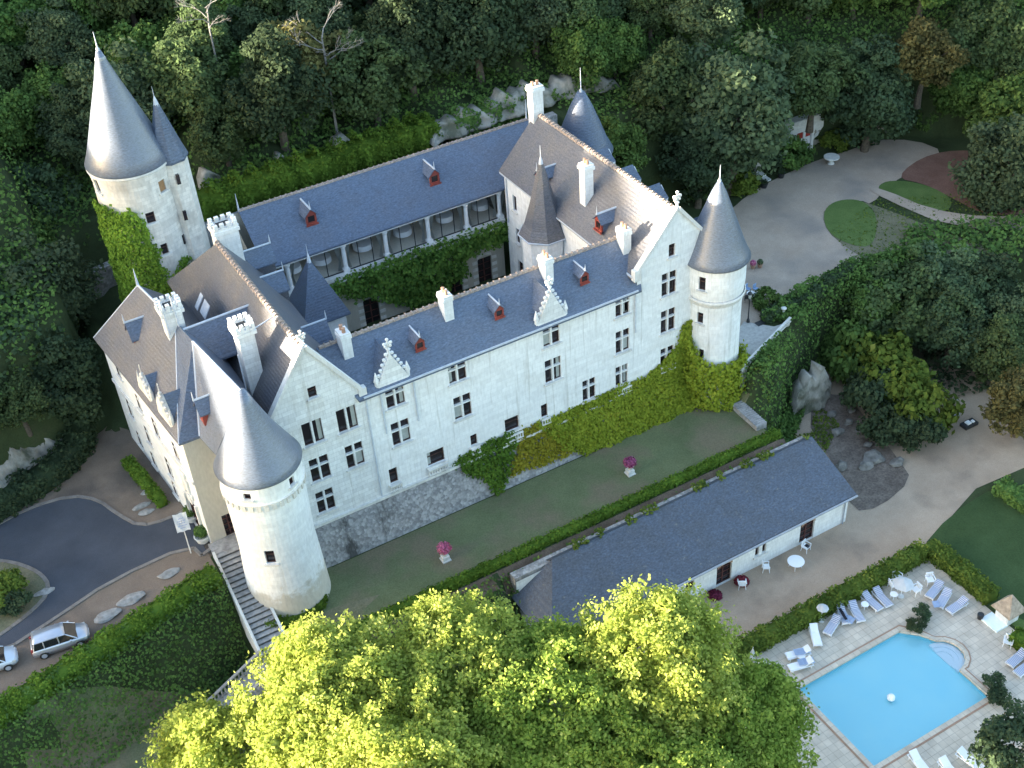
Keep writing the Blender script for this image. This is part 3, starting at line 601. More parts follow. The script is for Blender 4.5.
bm = B(); slab(bm, [[(22.8, 67.62, 14.0), (47.7, 67.62, 14.0), (49.3, 71.1, 17.2), (21.4, 71.1, 17.2)], [(22.8, 74.6, 14.0), (47.7, 74.6, 14.0), (49.3, 71.1, 17.2), (21.4, 71.1, 17.2)]], .18)
obj('roof', bm, 'slate', fw_)
bm = B(); ridge(bm, (21.6, 71.1, 17.2), (49.6, 71.1, 17.2)); obj('ridge_cap', bm, 'ridge_tile', fw_)
bm = B(); pbox(bm, front, 23.2, 47.5, 13.78, 13.98, -.14, .05); pbox(bm, front, 23.2, 47.4, 13.98, 14.1, -.4, -.28); obj('gutter', bm, 'lead', fw_)
for u in (23.4, 27.3, 47.3, 24.6): bm = B(); tube(bm, [(u, 67.9, 13.9), (u, 67.88, 9.8 if u != 23.4 else 4)], [.07, .06], 6); obj('downpipe', bm, 'lead', fw_)
# stone-gabled dormers rising from the front wall
def stone_gable(u, w, z0, z1, lab):
    bm = B(); a, b, c = (u-w/2, z0), (u, z1-.9), (u+w/2, z0)
    for y in (67.86, 68.2): pass
    P = [(u-w/2, z0-.3), (u+w/2, z0-.3), (u+w/2, z0+.15), (u, z1-.8), (u-w/2, z0+.15)]
    A = [bm.verts.new((p[0], 67.86, p[1])) for p in P]; C = [bm.verts.new((p[0], 68.25, p[1])) for p in P]; bm.faces.new(A); bm.faces.new(C[::-1])
    for i in range(5): bm.faces.new((A[i], A[(i+1) % 5], C[(i+1) % 5], C[i]))
    for sx in (-1, 1):                                        # crockets climbing the rakes, pinnacles at the feet
        for k in range(6):
            t = (k+.6)/6.4; x = u+sx*w/2*(1-t); z = z0+.2+(z1-.9-z0)*t
            bmesh.ops.create_icosphere(bm, subdivisions=1, radius=.17, matrix=Matrix.Translation((x+sx*.08, 68.05, z+.1)))
        lathe(bm, (u+sx*(w/2+.02), 68.05), [(.17, z0-.4), (.17, z0+.5), (.24, z0+.55), (.03, z0+1.35)], 6)
    cross_finial(bm, (u, 68.05, z1-.9), .95)
    d = obj('dormer', bm, 'gable_stone', castle, label=lab)
    bm = B(); slab(bm, [[(u, 68.3, z1-1.05), (u-w/2, 68.3, z0+.05), (u-w/2, 69.2, z0+.9), (u, 70.9, z1-1.05)], [(u, 68.3, z1-1.05), (u+w/2, 68.3, z0+.05), (u+w/2, 69.2, z0+.9), (u, 70.9, z1-1.05)]], .1)
    obj('roof', bm, 'slate', d)
stone_gable(25.75, 2.5, 14.2, 17.7, 'crocketed white stone gable over the left windows of the front wing')
stone_gable(39.45, 2.6, 14.2, 17.8, 'crocketed white stone gable over the middle windows of the front wing')
for q, lab in (((417, 343), 'red-framed roof dormer left of the others on the front wing'), ((496, 311), 'red-framed roof dormer between chimney and middle gable'), ((581, 277), 'red-framed roof dormer right of the middle gable')):
    # point on the front slope: z = 14 + (y-67.62)*.92
    best = min((py_(*q, yy) for yy in np.arange(68, 71, .05)), key=lambda p: abs(p.z-(14.0+(p.y-67.62)*.92)))
    dormer_small(lab, best+Vector((0, -.1, -.25)), 0, .9)
# chimneys
def chimney(lab, x, y, z0, z1, wx, wy, mat='white_stone', crenel=False, ant=False, flare=.12, taper=0):
    bm = B(); box(bm, x-wx/2, x+wx/2, y-wy/2, y+wy/2, z0, z1-.5)
    box(bm, x-wx/2-flare, x+wx/2+flare, y-wy/2-flare, y+wy/2+flare, z1-.5, z1-.22); box(bm, x-wx/2-flare*.4, x+wx/2+flare*.4, y-wy/2-flare*.4, y+wy/2+flare*.4, z1-.22, z1)
    c = obj('chimney', bm, mat, castle, label=lab)
    bm = B()
    if crenel:
        n = 4; wX, wY = wx+2*flare, wy+2*flare; box(bm, x-wX/2+.02, x+wX/2-.02, y-wY/2+.02, y+wY/2-.02, z1-.05, z1+.012)
        for k in range(n):
            for sx in (-1, 1):
                cx = x-wX/2+wX*(k+.5)/n; box(bm, cx-wX/n*.3, cx+wX/n*.3, y+sx*(wY/2-.15)-.15, y+sx*(wY/2-.15)+.15, z1, z1+.42)
                cy = y-wY/2+wY*(k+.5)/n
                if 0 < k < n-1: box(bm, x+sx*(wX/2-.15)-.15, x+sx*(wX/2-.15)+.15, cy-wY/n*.3, cy+wY/n*.3, z1, z1+.42)
        obj('battlement', bm, 'gable_stone', c)
        bm = B(); box(bm, x-wx*.28, x+wx*.28, y-wy*.28, y+wy*.28, z1, z1+.06); obj('flue', bm, 'iron', c)
    else:
        for k in range(2):
            yy = y+(k-.5)*wy*.45; xx = x+(k-.5)*wx*.45 if wx > wy else x; yy = y if wx > wy else yy
            lathe(bm, (xx, yy), [(.15, z1), (.13, z1+.35), (.16, z1+.38), (.10, z1+.40)], 10)
        obj('chimney_pot', bm, 'terracotta', c)
    return c
for x, lab in ((23.4, 'leftmost small ridge chimney of the front wing, beside the left gable'), (31.75, 'small ridge chimney between the two left roof dormers'), (40.6, 'small ridge chimney in front of the courtyard turret'), (47.9, 'small ridge chimney beside the right gable roof')):
    chimney(lab, x, 70.45, 15.0, 18.35, .75, 1.0, 'white_stone', flare=.06)
# ---- left wing (gable to the front, ridge running back)
bm = B(); gz = 19.85
HL = [hole(19.06, 12.5, 1.55, 2.1), hole(21.78, 12.5, 1.55, 2.1), hole(19.03, 9.0, 1.5, 2.2), hole(21.87, 8.9, 1.4, 2.2), hole(18.95, 5.75, 1.4, 2.1), hole(19.6, 16.0, .65, .95)]
wall(bm, [(16.2, 3.6), (23.2, 3.6), (23.2, 14.6), (19.6, 20.0), (16.2, 14.9)], HL, front)
eastL = planemap((23.2, 0, 0), Y, -X); HE = [hole(78+k*3, 10.5, 1, 1.6) for k in range(3)]
wall(bm, [(74.2, 3), (90.4, 3), (90.4, 14.2), (74.2, 14.2)], HE, eastL)
wall(bm, [(16.2, 3), (23.2, 3), (23.2, 14), (16.2, 14)], [], planemap((0, 91, 0), X, -Y)); wall(bm, [(68, 3), (91, 3), (91, 14.6), (68, 14.6)], [], planemap((16.2, 0, 0), Y, X))
lw = build_wing('left wing with a plain stone gable beside the front round tower', bm, 'gable_stone')
for h, s, c in zip(HL, ['two', 'two', 'cross', 'cross', 'cross', 'bar'], ['r', 'r', None, 'f', None, None]): window(lw, front, h, s, c)
for h in HE: window(lw, eastL, h, 'cross')
bm = B(); slab(bm, [[(19.6, 68.3, 19.75), (15.9, 68.3, 14.2), (15.9, 91.2, 14.2), (19.4, 85.2, 19.75)], [(19.6, 68.3, 19.75), (23.5, 68.3, 14.0), (23.5, 91.2, 14.0), (19.4, 85.2, 19.75)], [(19.4, 85.2, 19.75), (15.9, 91.2, 14.2), (23.5, 91.2, 14.0)]], .2)
obj('roof', bm, 'slate_warm', lw); bm = B(); ridge(bm, (19.6, 68.4, 19.75), (19.4, 85.2, 19.75), .2, .15); obj('ridge_cap', bm, 'ridge_tile', lw)
bm = B(); gable_coping(bm, (16.2, 14.9), (19.6, 20.0), (23.25, 14.5), 67.82, 68.35); box(bm, 22.95, 23.55, 67.8, 68.3, 13.8, 14.8); cross_finial(bm, (19.6, 68.08, 20.1), .9); obj('coping', bm, 'trim_stone', lw)
# ---- west building with its steep folded roof
bm = B()
a_, b_ = Vector((10.4, 71, 0)), Vector((8.9, 87, 0)); dW = (b_-a_).normalized(); LW = (b_-a_).length; nW = Vector((dW.y, -dW.x, 0)); west = planemap(a_, dW, nW)
HW = []
for u, v, w_, h_ in ((13.2, 12.3, .9, 1.5), (9.6, 11.2, .9, 1.5), (13.4, 8.2, .9, 1.7), (10.0, 7.6, .9, 1.7), (6.6, 10.6, 1.0, 1.8), (2.6, 11.0, .9, 1.5), (6.2, 6.8, 1.0, 1.8), (13.4, 4.9, .9, 1.5), (2.2, 4.7, 1.7, 2.8), (10.6, 4.6, .9, 1.4), (6.4, 4.4, .9, 1.4)): HW.append(hole(u, v, w_, h_))
wall(bm, [(0, 3), (LW, 3), (LW, 13.9), (0, 13.9)], HW, west, reveal=.15)
south = planemap((0, 71, 0), X, Y); HS = [hole(12.05, 4.5, .85, 2.2)]
wall(bm, [(10.4, 3), (16.2, 3), (16.2, 14.5), (13.4, 17.0), (11.6, 13.9), (10.4, 13.9)], HS, south, mi=1)
wall(bm, [(8.9, 3), (16.2, 3), (16.2, 13.9), (8.9, 13.9)], [], planemap((0, 87, 0), X, -Y))
wb = build_wing('west building with tall white wall over the entrance forecourt', bm, ['white_stone', 'beige_render'])
for k, h in enumerate(HW): window(wb, west, h, 'door' if k == 8 else 'cross', D=.06)
window(wb, south, HS[0], 'door', sill=False)
bm = B()
pbox(bm, west, 0, LW, 9.5, 9.75, -.12, .02); pbox(bm, west, 0, LW, 13.6, 13.9, -.25, .02)
for u, v, s_ in ((2.2, 8.0, .55), (2.2, 9.0, .35), (2.9, 7.2, .25), (1.5, 7.2, .25), (2.2, 6.6, .4)):
    pbox(bm, west, u-s_, u+s_, v-s_, v+s_, -.16, 0)
pbox(bm, west, 1.05, 1.3, 3.3, 6.5, -.2, 0); pbox(bm, west, 3.1, 3.35, 3.3, 6.5, -.2, 0)
obj('carved_band', bm, 'trim_stone', wb)
A0, Bc, R1, R2, Cc, D_, T_ = (8.5, 87.3, 13.8), (10.1, 70.7, 13.8), (12.6, 85, 18.5), (13.45, 78.3, 18.6), (11.65, 70.7, 13.8), (13.6, 74.4, 19.1), (14.35, 66.45, 19.55)
bm = B(); slab(bm, [[A0, Bc, R2], [A0, R2, R1], [A0, R1, (16.2, 87.3, 14.2)], [R1, R2, (16.0, 79, 15.2)], [R1, (16.0, 79, 15.2), (16.2, 87.3, 14.2)]], .2)
o = obj('roof', bm, 'slate_warm', wb, label='brownish grey slate slope above the west wall')
bm = B(); slab(bm, [[Bc, Cc, D_], [Bc, D_, R2]], .2); obj('roof', bm, 'slate', wb, label='narrow blue slate fold above the entrance wall')
bm = B(); slab(bm, [[Cc, (12.0, 68.3, 13.7), (13.0, 67.35, 16.2), T_, D_], [D_, T_, (16.0, 66.9, 15.5)], [D_, (16.0, 66.9, 15.5), (16.0, 79, 15.2)], [D_, (16.0, 79, 15.2), R2]], .2); obj('roof', bm, 'slate_tower', wb, label='steep slate slope running from the west roof to the round tower')
bm = B(); tube(bm, [D_, T_], [.09, .09], 6); tube(bm, [R1, R2], [.09, .09], 6); tube(bm, [D_, Cc], [.07, .07], 6); tube(bm, [R2, Bc], [.05, .05], 6); tube(bm, [A0, R1], [.05, .05], 6); tube(bm, [Vector(R1)+Vector((0, 0, -.1)), Vector(R1)+Vector((0, 0, 1.5))], [.12, .02], 6)
obj('ridge_cap', bm, 'lead', wb)
# cross roof between the west building and the left wing
bm = B(); slab(bm, [[(13.6, 77.0, 18.55), (18.9, 77.2, 18.55), (18.0, 75.3, 16.2), (13.8, 75.3, 16.2)], [(13.6, 77.0, 18.55), (18.9, 77.2, 18.55), (18.0, 80.2, 16.0), (13.4, 80.2, 16.0)]], .15); o = obj('roof', bm, 'slate', lw, label='blue slate cross roof between the west building and the left wing')
bm = B(); tube(bm, [(13.6, 77.0, 18.6), (18.9, 77.2, 18.6)], [.09, .09], 6); tube(bm, [(18.9, 77.2, 18.6), (18.0, 75.3, 16.25)], [.07, .07], 6); obj('ridge_cap', bm, 'lead', lw)
# gabled dormers on the courtyard slope of the left wing
for (q, zz, lab) in (((270, 243), 17.3, 'slate dormer near the back chimney of the left wing'), ((283, 270), 16.6, 'slate dormer by the end of the arcade'), ((326, 319), 16.5, 'slate dormer beside the pyramid-roofed stair turret')):
    p = pz(*q, zz); p.x = min(p.x, 24.6); bm = B(); x1 = p.x; x0 = 21.0; y = p.y
    slab(bm, [[(x0-1, y, zz), (x1, y, zz), (x1, y-1.0, zz-1.3), (x0+.2, y-1.0, zz-1.3)], [(x0-1, y, zz), (x1, y, zz), (x1, y+1.0, zz-1.3), (x0+.2, y+1.0, zz-1.3)]], .1)
    d = obj('dormer', bm, 'slate', castle, label=lab)
    bm = B(); prism(bm, [(x1-1.6, y-.8), (x1-.15, y-.8), (x1-.15, y+.8), (x1-1.6, y+.8)], 13.9, zz-1.2); obj('cheek', bm, 'slate_warm', d)
    bm = B(); f_ = planemap((x1-.13, y, 0), Y, -X); pbox(bm, f_, -.5, .5, zz-2.6, zz-1.35, -.03, .0); obj('window', bm, 'glass', d)
    bm = B(); tube(bm, [(x0-1, y, zz+.03), (x1+.05, y, zz+.03)], [.08, .08], 6); tube(bm, [(x1, y, zz), (x1, y, zz+.8)], [.07, .015], 6); obj('ridge_cap', bm, 'lead', d)
# roof window on the left wing
bm = B(); p = pz(207, 307, 17.2); slab(bm, [[p+Vector(v) for v in ((-.5, -.6, -.55), (.1, -.6, .4), (.1, .6, .4), (-.5, .6, -.55))]], .12); slab(bm, [[p+Vector(v) for v in ((-.6, .9, -.55), (0.1, .9, .5), (.1, 1.5, .5), (-.6, 1.5, -.55))]], .12); obj('roof_window', bm, 'lead', lw)
# west building: big dormers on the west slope
def side_dormer(lab, y, zr_, x_in, x_out, w, mat='slate', face='red_wood', cat=castle, s=-1):
    bm = B(); slab(bm, [[(x_in, y, zr_), (x_out, y, zr_), (x_out, y-w/2, zr_-w*.62), (x_in+s*.6*-1, y-w/2, zr_-w*.62)], [(x_in, y, zr_), (x_out, y, zr_), (x_out, y+w/2, zr_-w*.62), (x_in+s*.6*-1, y+w/2, zr_-w*.62)]], .1)
    d = obj('dormer', bm, mat, cat, label=lab); bm = B(); lo = min(x_in, x_out-s*.2); hi = max(x_in, x_out-s*.2)
    prism(bm, [(lo, y-w*.36), (hi, y-w*.36), (hi, y+w*.36), (lo, y+w*.36)], zr_-w*.62-1.1, zr_-w*.5); obj('cheek', bm, face, d)
    bm = B(); tube(bm, [(x_in, y, zr_+.03), (x_out+s*.05, y, zr_+.03)], [.08, .08], 6); tube(bm, [(x_out, y, zr_), (x_out, y, zr_+.8)], [.07, .015], 6); obj('ridge_cap', bm, 'lead', d)
    return d
q = pz(124, 322, 17.4); side_dormer('blue slate dormer on the brownish west slope', q.y, 17.3, 12.9, q.x, 1.9)
# stone dormers at the west eave
for (u, zt, lab) in ((2.6, 16.9, 'carved stone gable at the west eave, larger one'), (6.3, 16.4, 'pyramid-capped stone gable at the west eave')):
    bm = B(); w2 = 1.15; P = [(u-w2, 13.5), (u+w2, 13.5), (u+w2, 14.4), (u, zt-.6), (u-w2, 14.4)]
    A = [bm.verts.new(west(a, b, -.1)) for a, b in P]; C = [bm.verts.new(west(a, b, .3)) for a, b in P]; bm.faces.new(A); bm.faces.new(C[::-1])
    for i in range(5): bm.faces.new((A[i], A[(i+1) % 5], C[(i+1) % 5], C[i]))
    for s_ in (-1, 1):
        for k in range(5):
            t = (k+.5)/5; bmesh.ops.create_icosphere(bm, subdivisions=1, radius=.15, matrix=Matrix.Translation(west(u+s_*w2*(1-t), 14.4+(zt-15)*t+.1, .05)))
        c0 = west(u+s_*w2, 0, .1); lathe(bm, (c0.x, c0.y), [(.16, 13.6), (.16, 14.8), (.02, 15.6)], 6)
    c0 = west(u, 0, .1); lathe(bm, (c0.x, c0.y), [(.1, zt-.8), (.16, zt-.4), (.05, zt-.3), (.04, zt+.4)], 6)
    d = obj('dormer', bm, 'old_stone', castle, label=lab)
    bm = B(); e = west(u, zt-.7, .3); m1 = west(u-w2, 14.3, .3); m2_ = west(u+w2, 14.3, .3); i0 = Vector((e.x+2.2, e.y, e.z)); slab(bm, [[e, m1, Vector((m1.x+.9, m1.y, m1.z)), i0], [e, m2_, Vector((m2_.x+.9, m2_.y, m2_.z)), i0]], .1); obj('roof', bm, 'slate', d)
# ---- right wing
bm = B()
HR = [hole(50.66, 13.3, 1.45, 2.2), hole(50.65, 9.6, 1.45, 2.25), hole(50.64, 5.9, 1.35, 1.9), hole(50.87, 16.4, .62, 1.2)]
wall(bm, [(47.5, 3.6), (55.3, 3.6), (55.3, 15.4), (51.3, 20.1), (47.5, 15.6)], HR, front)
westR = planemap((47.5, 0, 0), Y, X); HRW = [hole(87.6, 12.6, .6, 1.6), hole(87.4, 9.2, .6, 1.6), hole(87.2, 5.6, .9, 1.8), hole(77.4, 10, .9, 1.6)]
wall(bm, [(68.2, 3), (89.3, 3), (89.3, 15.4), (68.2, 15.4)], HRW, westR)
eastR = planemap((55.3, 0, 0), Y, -X); HRE = [hole(y, z, 1.2, 2) for y in (72.5, 76.5, 80.5, 84.5) for z in (6, 10)]
wall(bm, [(68, 3), (89.3, 3), (89.3, 15.4), (68, 15.4)], HRE, eastR)
wall(bm, [(47.5, 3), (55.3, 3), (55.3, 15.4), (51.3, 19.6), (47.5, 15.4)], [], planemap((0, 89.3, 0), X, -Y))
rw = build_wing('right wing with a stone gable between the front wing and the right round tower', bm, 'facade_stone')
for h, c in zip(HR, ['r', 'l', None, None]): window(rw, front, h, 'cross' if h[3]-h[2] > 1.5 else 'bar')
for h in HRW: window(rw, westR, h, 'bar')
for h in HRE: window(rw, eastR, h, 'cross')
bm = B(); slab(bm, [[(51.3, 68.3, 19.85), (47.1, 68.3, 15.1), (47.1, 89.5, 15.3), (51.3, 89.5, 19.85)], [(51.3, 68.3, 19.85), (55.7, 68.3, 15.1), (55.7, 89.5, 15.1), (51.3, 89.5, 19.85)]], .2); obj('roof', bm, 'slate_warm', rw)
bm = B(); ridge(bm, (51.3, 68.4, 19.85), (51.3, 89.5, 19.85), .2, .15); obj('ridge_cap', bm, 'ridge_tile', rw)
bm = B(); gable_coping(bm, (47.5, 15.55), (51.3, 20.1), (55.3, 15.4), 67.82, 68.35); box(bm, 47.15, 47.75, 67.8, 68.3, 14.8, 15.8); cross_finial(bm, (51.3, 68.08, 20.2), 1.0); obj('coping', bm, 'trim_stone', rw)
bm = B(); pbox(bm, westR, 68.2, 89.4, 15.05, 15.2, -.42, -.28); tube(bm, [(47.4, 88.9, 15), (47.4, 88.9, 10)], [.07, .07], 6); obj('gutter', bm, 'lead', rw)
bm = B(); balusters(bm, front, 49.9, 51.4, 4.45, .62, -.2); obj('balcony_rail', bm, 'trim_stone', rw)
chimney('tall slim chimney at the far end of the right wing', 51.2, 89.3, 14, 22.6, 1.1, .9); chimney('slim chimney on the courtyard slope of the right wing', 49.0, 77.6, 15.5, 20.6, .85, .85)
def slope_pt(q, fz, rng_): return min((px_(*q, xx) for xx in rng_), key=lambda p: abs(p.z-fz(p)))
for q, lab in (((606, 222), 'red-framed roof dormer with slate cheeks near the right gable'), ((546, 178), 'red-framed roof dormer behind the octagonal courtyard turret')):
    p = slope_pt(q, lambda p: 15.2+(p.x-47.1)*1.1, np.arange(47.2, 51, .05)); dormer_small(lab, p+Vector((-.2, 0, -.5)), -PI/2, 1.15)
for y, lab in ((83.6, 'white-fronted dormer beyond the ridge, next to the back tower'), (79.6, 'white-fronted dormer beyond the ridge, middle of three'), (75.6, 'white-fronted dormer beyond the ridge, nearest the right gable'), (69.9, 'white-fronted dormer jutting out behind the right round tower')):
    bm = B(); zr_ = 17.7 if y > 72 else 17.2; x1 = 55.35 if y > 72 else 58.2; w2 = .95
    slab(bm, [[(52.6, y, zr_), (x1-.3, y, zr_), (x1, y-w2, zr_-1.1), (53.6, y-w2, zr_-1.1)], [(52.6, y, zr_), (x1-.3, y, zr_), (x1, y+w2, zr_-1.1), (53.6, y+w2, zr_-1.1)]], .1); d = obj('dormer', bm, 'slate', castle, label=lab)
    bm = B(); P = [(y-w2-.03, 14.3 if y > 72 else 3.2), (y+w2+.03, 14.3 if y > 72 else 3.2), (y+w2+.03, zr_-1.15), (y, zr_-.25), (y-w2-.03, zr_-1.15)]
    A = [bm.verts.new((x1-(.3 if y > 72 else 2.8), a, b)) for a, b in P]; C = [bm.verts.new((x1-.08, a, b)) for a, b in P]; bm.faces.new(A); bm.faces.new(C[::-1])
    for i in range(len(P)): bm.faces.new((A[i], A[(i+1) % len(P)], C[(i+1) % len(P)], C[i]))
    obj('front', bm, 'white_stone', d)
# ---- sloping rubble plinth below the front wings
bm = B(); prism(bm, [(17.2, 66.85), (55, 66.85), (55, 74), (17.2, 74)], -.3, 3.75, 0, [(17.2, 67.95), (55, 67.95), (55, 74), (17.2, 74)]); obj('plinth', bm, 'rubble', castle)
bm = B(); pbox(bm, front, 17.4, 47.4, 3.62, 3.86, -.22, .1); obj('string_course', bm, 'trim_stone', castle)
# ---------------------------------------------------------------- round towers (parts of the castle)
def cone_roof(parent, c, prof, mat, seg=40, spike=None, smooth=True, lead_cap=None, a0=0):
    bm = B(); lathe(bm, c, prof, seg, a0=a0); o = obj('roof', bm, mat, parent, smooth=smooth)
    zt = prof[-1][1]
    if spike:
        bm = B(); r0 = lead_cap or .3; lathe(bm, c, [(r0, zt-spike*.45), (r0*.35, zt-.05), (.11, zt+.05), (.16, zt+.15), (.05, zt+.3), (.015, zt+spike)], 12); obj('finial', bm, 'lead', parent, smooth=True)
    return o
def round_tower(lab, c, r, z0, z1, holes, mat, rf=None, seg=48, bands=()):
    bm = B(); f = cylmap(c, r, rf); L = 2*PI*r; cuts = [L*k/seg for k in range(1, seg)]
    hs = [((a % (2*PI))*r-w/2, (a % (2*PI))*r+w/2, z-h/2, z+h/2) for a, z, w, h in holes]
    wall(bm, [(0, z0), (L, z0), (L, z1), (0, z1)], hs, f, cuts=cuts)
    if rf:
        pass
    t = obj('tower', bm, mat, castle, label=lab)
    for h in hs: window(t, f, h, 'bar', sill=True)
    return t, f
CAMD = math.atan2(-CF.y, -CF.x)           # direction from the site back towards the viewpoint, used only to choose which side the surveyed windows are on
# front-left tower
c = (14.35, 66.35); r = 3.0; ang = lambda px, py, z, c_: math.atan2(pz(px, py, z).y-c_[1], pz(px, py, z).x-c_[0])
def ring_hit(px, py, c, r):
    """angle and height where the sight line meets a cylinder"""
    d = ray(px, py); ox, oy = CP.x-c[0], CP.y-c[1]; A = d.x**2+d.y**2; Bq = 2*(ox*d.x+oy*d.y); Cq = ox*ox+oy*oy-r*r; D = Bq*Bq-4*A*Cq
    t = (-Bq-math.sqrt(max(D, 0)))/(2*A); p = CP+d*t; return math.atan2(p.y-c[1], p.x-c[0]), p.z
def th(px, py, c, r, w, h): a, z = ring_hit(px, py, c, r); return (a, z, w, h)
rfL = lambda v: 2.8+(max(0, 3.5-v)*.085) + (.1 if v > 11.6 else 0)
tl, fl = round_tower('big round front tower with bell-shaped roof and a ring of corbels', c, r, -.6, 13.7, [th(247, 497, c, 2.9, .55, .6), th(292, 481, c, 2.9, .5, .7), th(270, 558, c, 2.85, .75, 1.3)], 'tower_stone', rfL)
bm = B()
for k in range(34):
    a = 2*PI*k/34; u0 = a*3.0; pbox(bm, cylmap(c, 3.0), u0-.13, u0+.13, 11.2, 11.65, .0, .3)
lathe(bm, c, [(2.9, 11.63), (3.0, 11.68), (3.0, 11.78), (2.88, 11.85)], 48, cap=False)
obj('corbel_ring', bm, 'old_stone', tl)
cone_roof(tl, c, [(3.06, 13.35), (3.1, 13.5), (2.88, 13.9), (2.5, 14.6), (2.05, 15.45), (1.58, 16.4), (1.12, 17.5), (.68, 18.6), (.3, 19.6)], 'slate_tower', 56)
# right tower
c = (55.35, 68.0)
rfR = lambda v: 2.55 if v > 11.2 else (2.36+max(0, 4-v)*.05)
tr_, fr_ = round_tower('slim round tower at the right corner with a tall bell-cast cone', c, 2.55, -.5, 14.6, [th(702, 284, c, 2.55, .6, 1.3), th(700, 318, c, 2.36, .6, 1.1), th(701, 354, c, 2.36, .5, 1.0)], 'facade_stone', rfR)
bm = B(); lathe(bm, c, [(2.38, 10.5), (2.56, 10.95), (2.64, 11.05), (2.62, 11.2), (2.56, 11.25)], 48, cap=False); obj('string_course', bm, 'trim_stone', tr_)
cone_roof(tr_, c, [(2.82, 14.3), (2.87, 14.45), (2.62, 14.9), (2.25, 15.8), (1.75, 17.2), (1.15, 18.8), (.62, 20.2), (.3, 20.9), (.2, 21.1)], 'slate_tower', 48, 1.5, lead_cap=.34)
# back tower
c = (55.2, 88.0); tb, _f = round_tower('round back tower behind the right wing', c, 2.5, 3, 15.6, [], 'white_stone', None, 32)
cone_roof(tb, c, [(2.85, 15.4), (2.9, 15.55), (2.3, 16.7), (1.7, 18.3), (1.0, 20.0), (.35, 21.3)], 'slate', 40, 2.3, lead_cap=.5)
# courtyard octagonal turret
c = (46.6, 80.9); bm = B(); a8 = PI/8; lathe(bm, c, [(1.95, 3), (1.95, 13.3)], 8, a0=a8); to = obj('tower', bm, 'facade_stone', castle, label='octagonal courtyard turret with a tall warm-grey spire')
bm = B(); lathe(bm, c, [(2.2, 13.2), (2.25, 13.35), (1.75, 14.2), (1.15, 16.2), (.6, 18.4), (.22, 19.9)], 8, a0=a8); obj('roof', bm, 'slate_warm', to)
bm = B(); lathe(bm, c, [(.3, 19.3), (.16, 20.2), (.04, 20.6), (.015, 21.6)], 10); obj('finial', bm, 'lead', to)
bm = B(); lathe(bm, c, [(2.3, 13.14), (2.36, 13.2), (2.36, 13.3), (2.28, 13.32)], 8, a0=a8, cap=False); obj('gutter', bm, 'lead', to)
# square stair turret with pyramid roof in the left court
cx, cy = 26.2, 84.3; s_ = 1.75; bm = B(); box(bm, cx-s_, cx+s_, cy-s_, cy+s_, 3, 11.3); ts = obj('tower', bm, 'white_stone', castle, label='square stair turret with a pyramid slate roof')
bm = B(); q_ = s_+.35; apx = (cx, cy, 16.3); base = [(cx-q_, cy-q_, 11.2), (cx+q_, cy-q_, 11.2), (cx+q_, cy+q_, 11.2), (cx-q_, cy+q_, 11.2)]; slab(bm, [[base[i], base[(i+1) % 4], apx] for i in range(4)], .15); obj('roof', bm, 'slate', ts)
bm = B(); lathe(bm, (cx, cy), [(.2, 15.9), (.12, 16.4), (.03, 16.8), (.012, 17.6)], 8); obj('finial', bm, 'lead', ts)
bm = B(); f_ = planemap((cx+s_, 0, 0), Y, -X); pbox(bm, f_, cy-.35, cy+.35, 7, 8.2, -.03, .02); obj('window', bm, 'glass', ts)
# ---------------------------------------------------------------- the keep
c = (16.2, 95.2); r = 3.25; rfK = lambda v: 3.2+.02*max(0, 22-v)*.5+(.1 if v > 23.3 else 0)
tk, fk = round_tower('massive round keep with a very tall slate cone and ivy up its side', c, r, 3, 24, [th(163, 186, c, r, .7, 1.0), th(151, 218, c, r, .75, 1.0), th(165, 249, c, r, .6, 1.0), th(97, 186, c, r, .6, 1.2)], 'old_stone', rfK)
cone_roof(tk, c, [(3.38, 23.8), (3.46, 24.0), (3.1, 24.8), (2.5, 26.4), (1.8, 28.4), (1.0, 30.6), (.45, 32.3), (.2, 33.1)], 'slate_tower', 56, 1.5, lead_cap=.45)
bm = B(); lathe(bm, c, [(3.3, 23.55), (3.42, 23.65), (3.42, 23.8), (3.3, 23.85)], 48, cap=False); obj('string_course', bm, 'trim_stone', tk)
bm = B(); f = fk
a, z = ring_hit(163, 186, c, r); pbox(bm, f, (a % (2*PI))*r-.32, (a % (2*PI))*r+.32, z-.45, z+.45, .08, .16); obj('shutter', bm, 'brown_shutter', tk)
# stair turret clasping the keep
c2 = (19.25, 94.1); bm = B(); lathe(bm, c2, [(1.7, 3), (1.5, 14), (1.4, 23.6)], 8, a0=PI/8+.2); tt = obj('tower', bm, 'old_stone', castle, label='slender stair turret clasping the keep')
bm = B(); lathe(bm, c2, [(1.52, 23.45), (1.56, 23.6), (1.2, 24.7), (.7, 26.5), (.22, 28.2)], 8, a0=PI/8+.2); obj('roof', bm, 'slate', tt)
bm = B(); lathe(bm, c2, [(.3, 27.8), (.13, 28.6), (.03, 28.9), (.012, 29.7)], 10); obj('finial', bm, 'lead', tt)
f2 = cylmap(c2, 1.5)
for q in ((178, 179), (185, 215), (183, 239), (190, 271)):
    a, z = ring_hit(*q, c2, 1.5); u = (a % (2*PI))*1.5; bm = B(); pbox(bm, f2, u-.14, u+.14, z-.45, z+.4, -.12, .2); obj('window', bm, 'glass', tt)
# low battlemented wall curling from the keep to the left wing roof
bm = B()
for k in range(3):
    a = math.radians(-45+k*13); p = Vector((c[0]+3.75*math.cos(a), c[1]+3.75*math.sin(a))); obox(bm, tuple(p), a+PI/2, 1.0, .45, 10, 13.2+.45*k)
obj('parapet', bm, 'old_stone', tk)
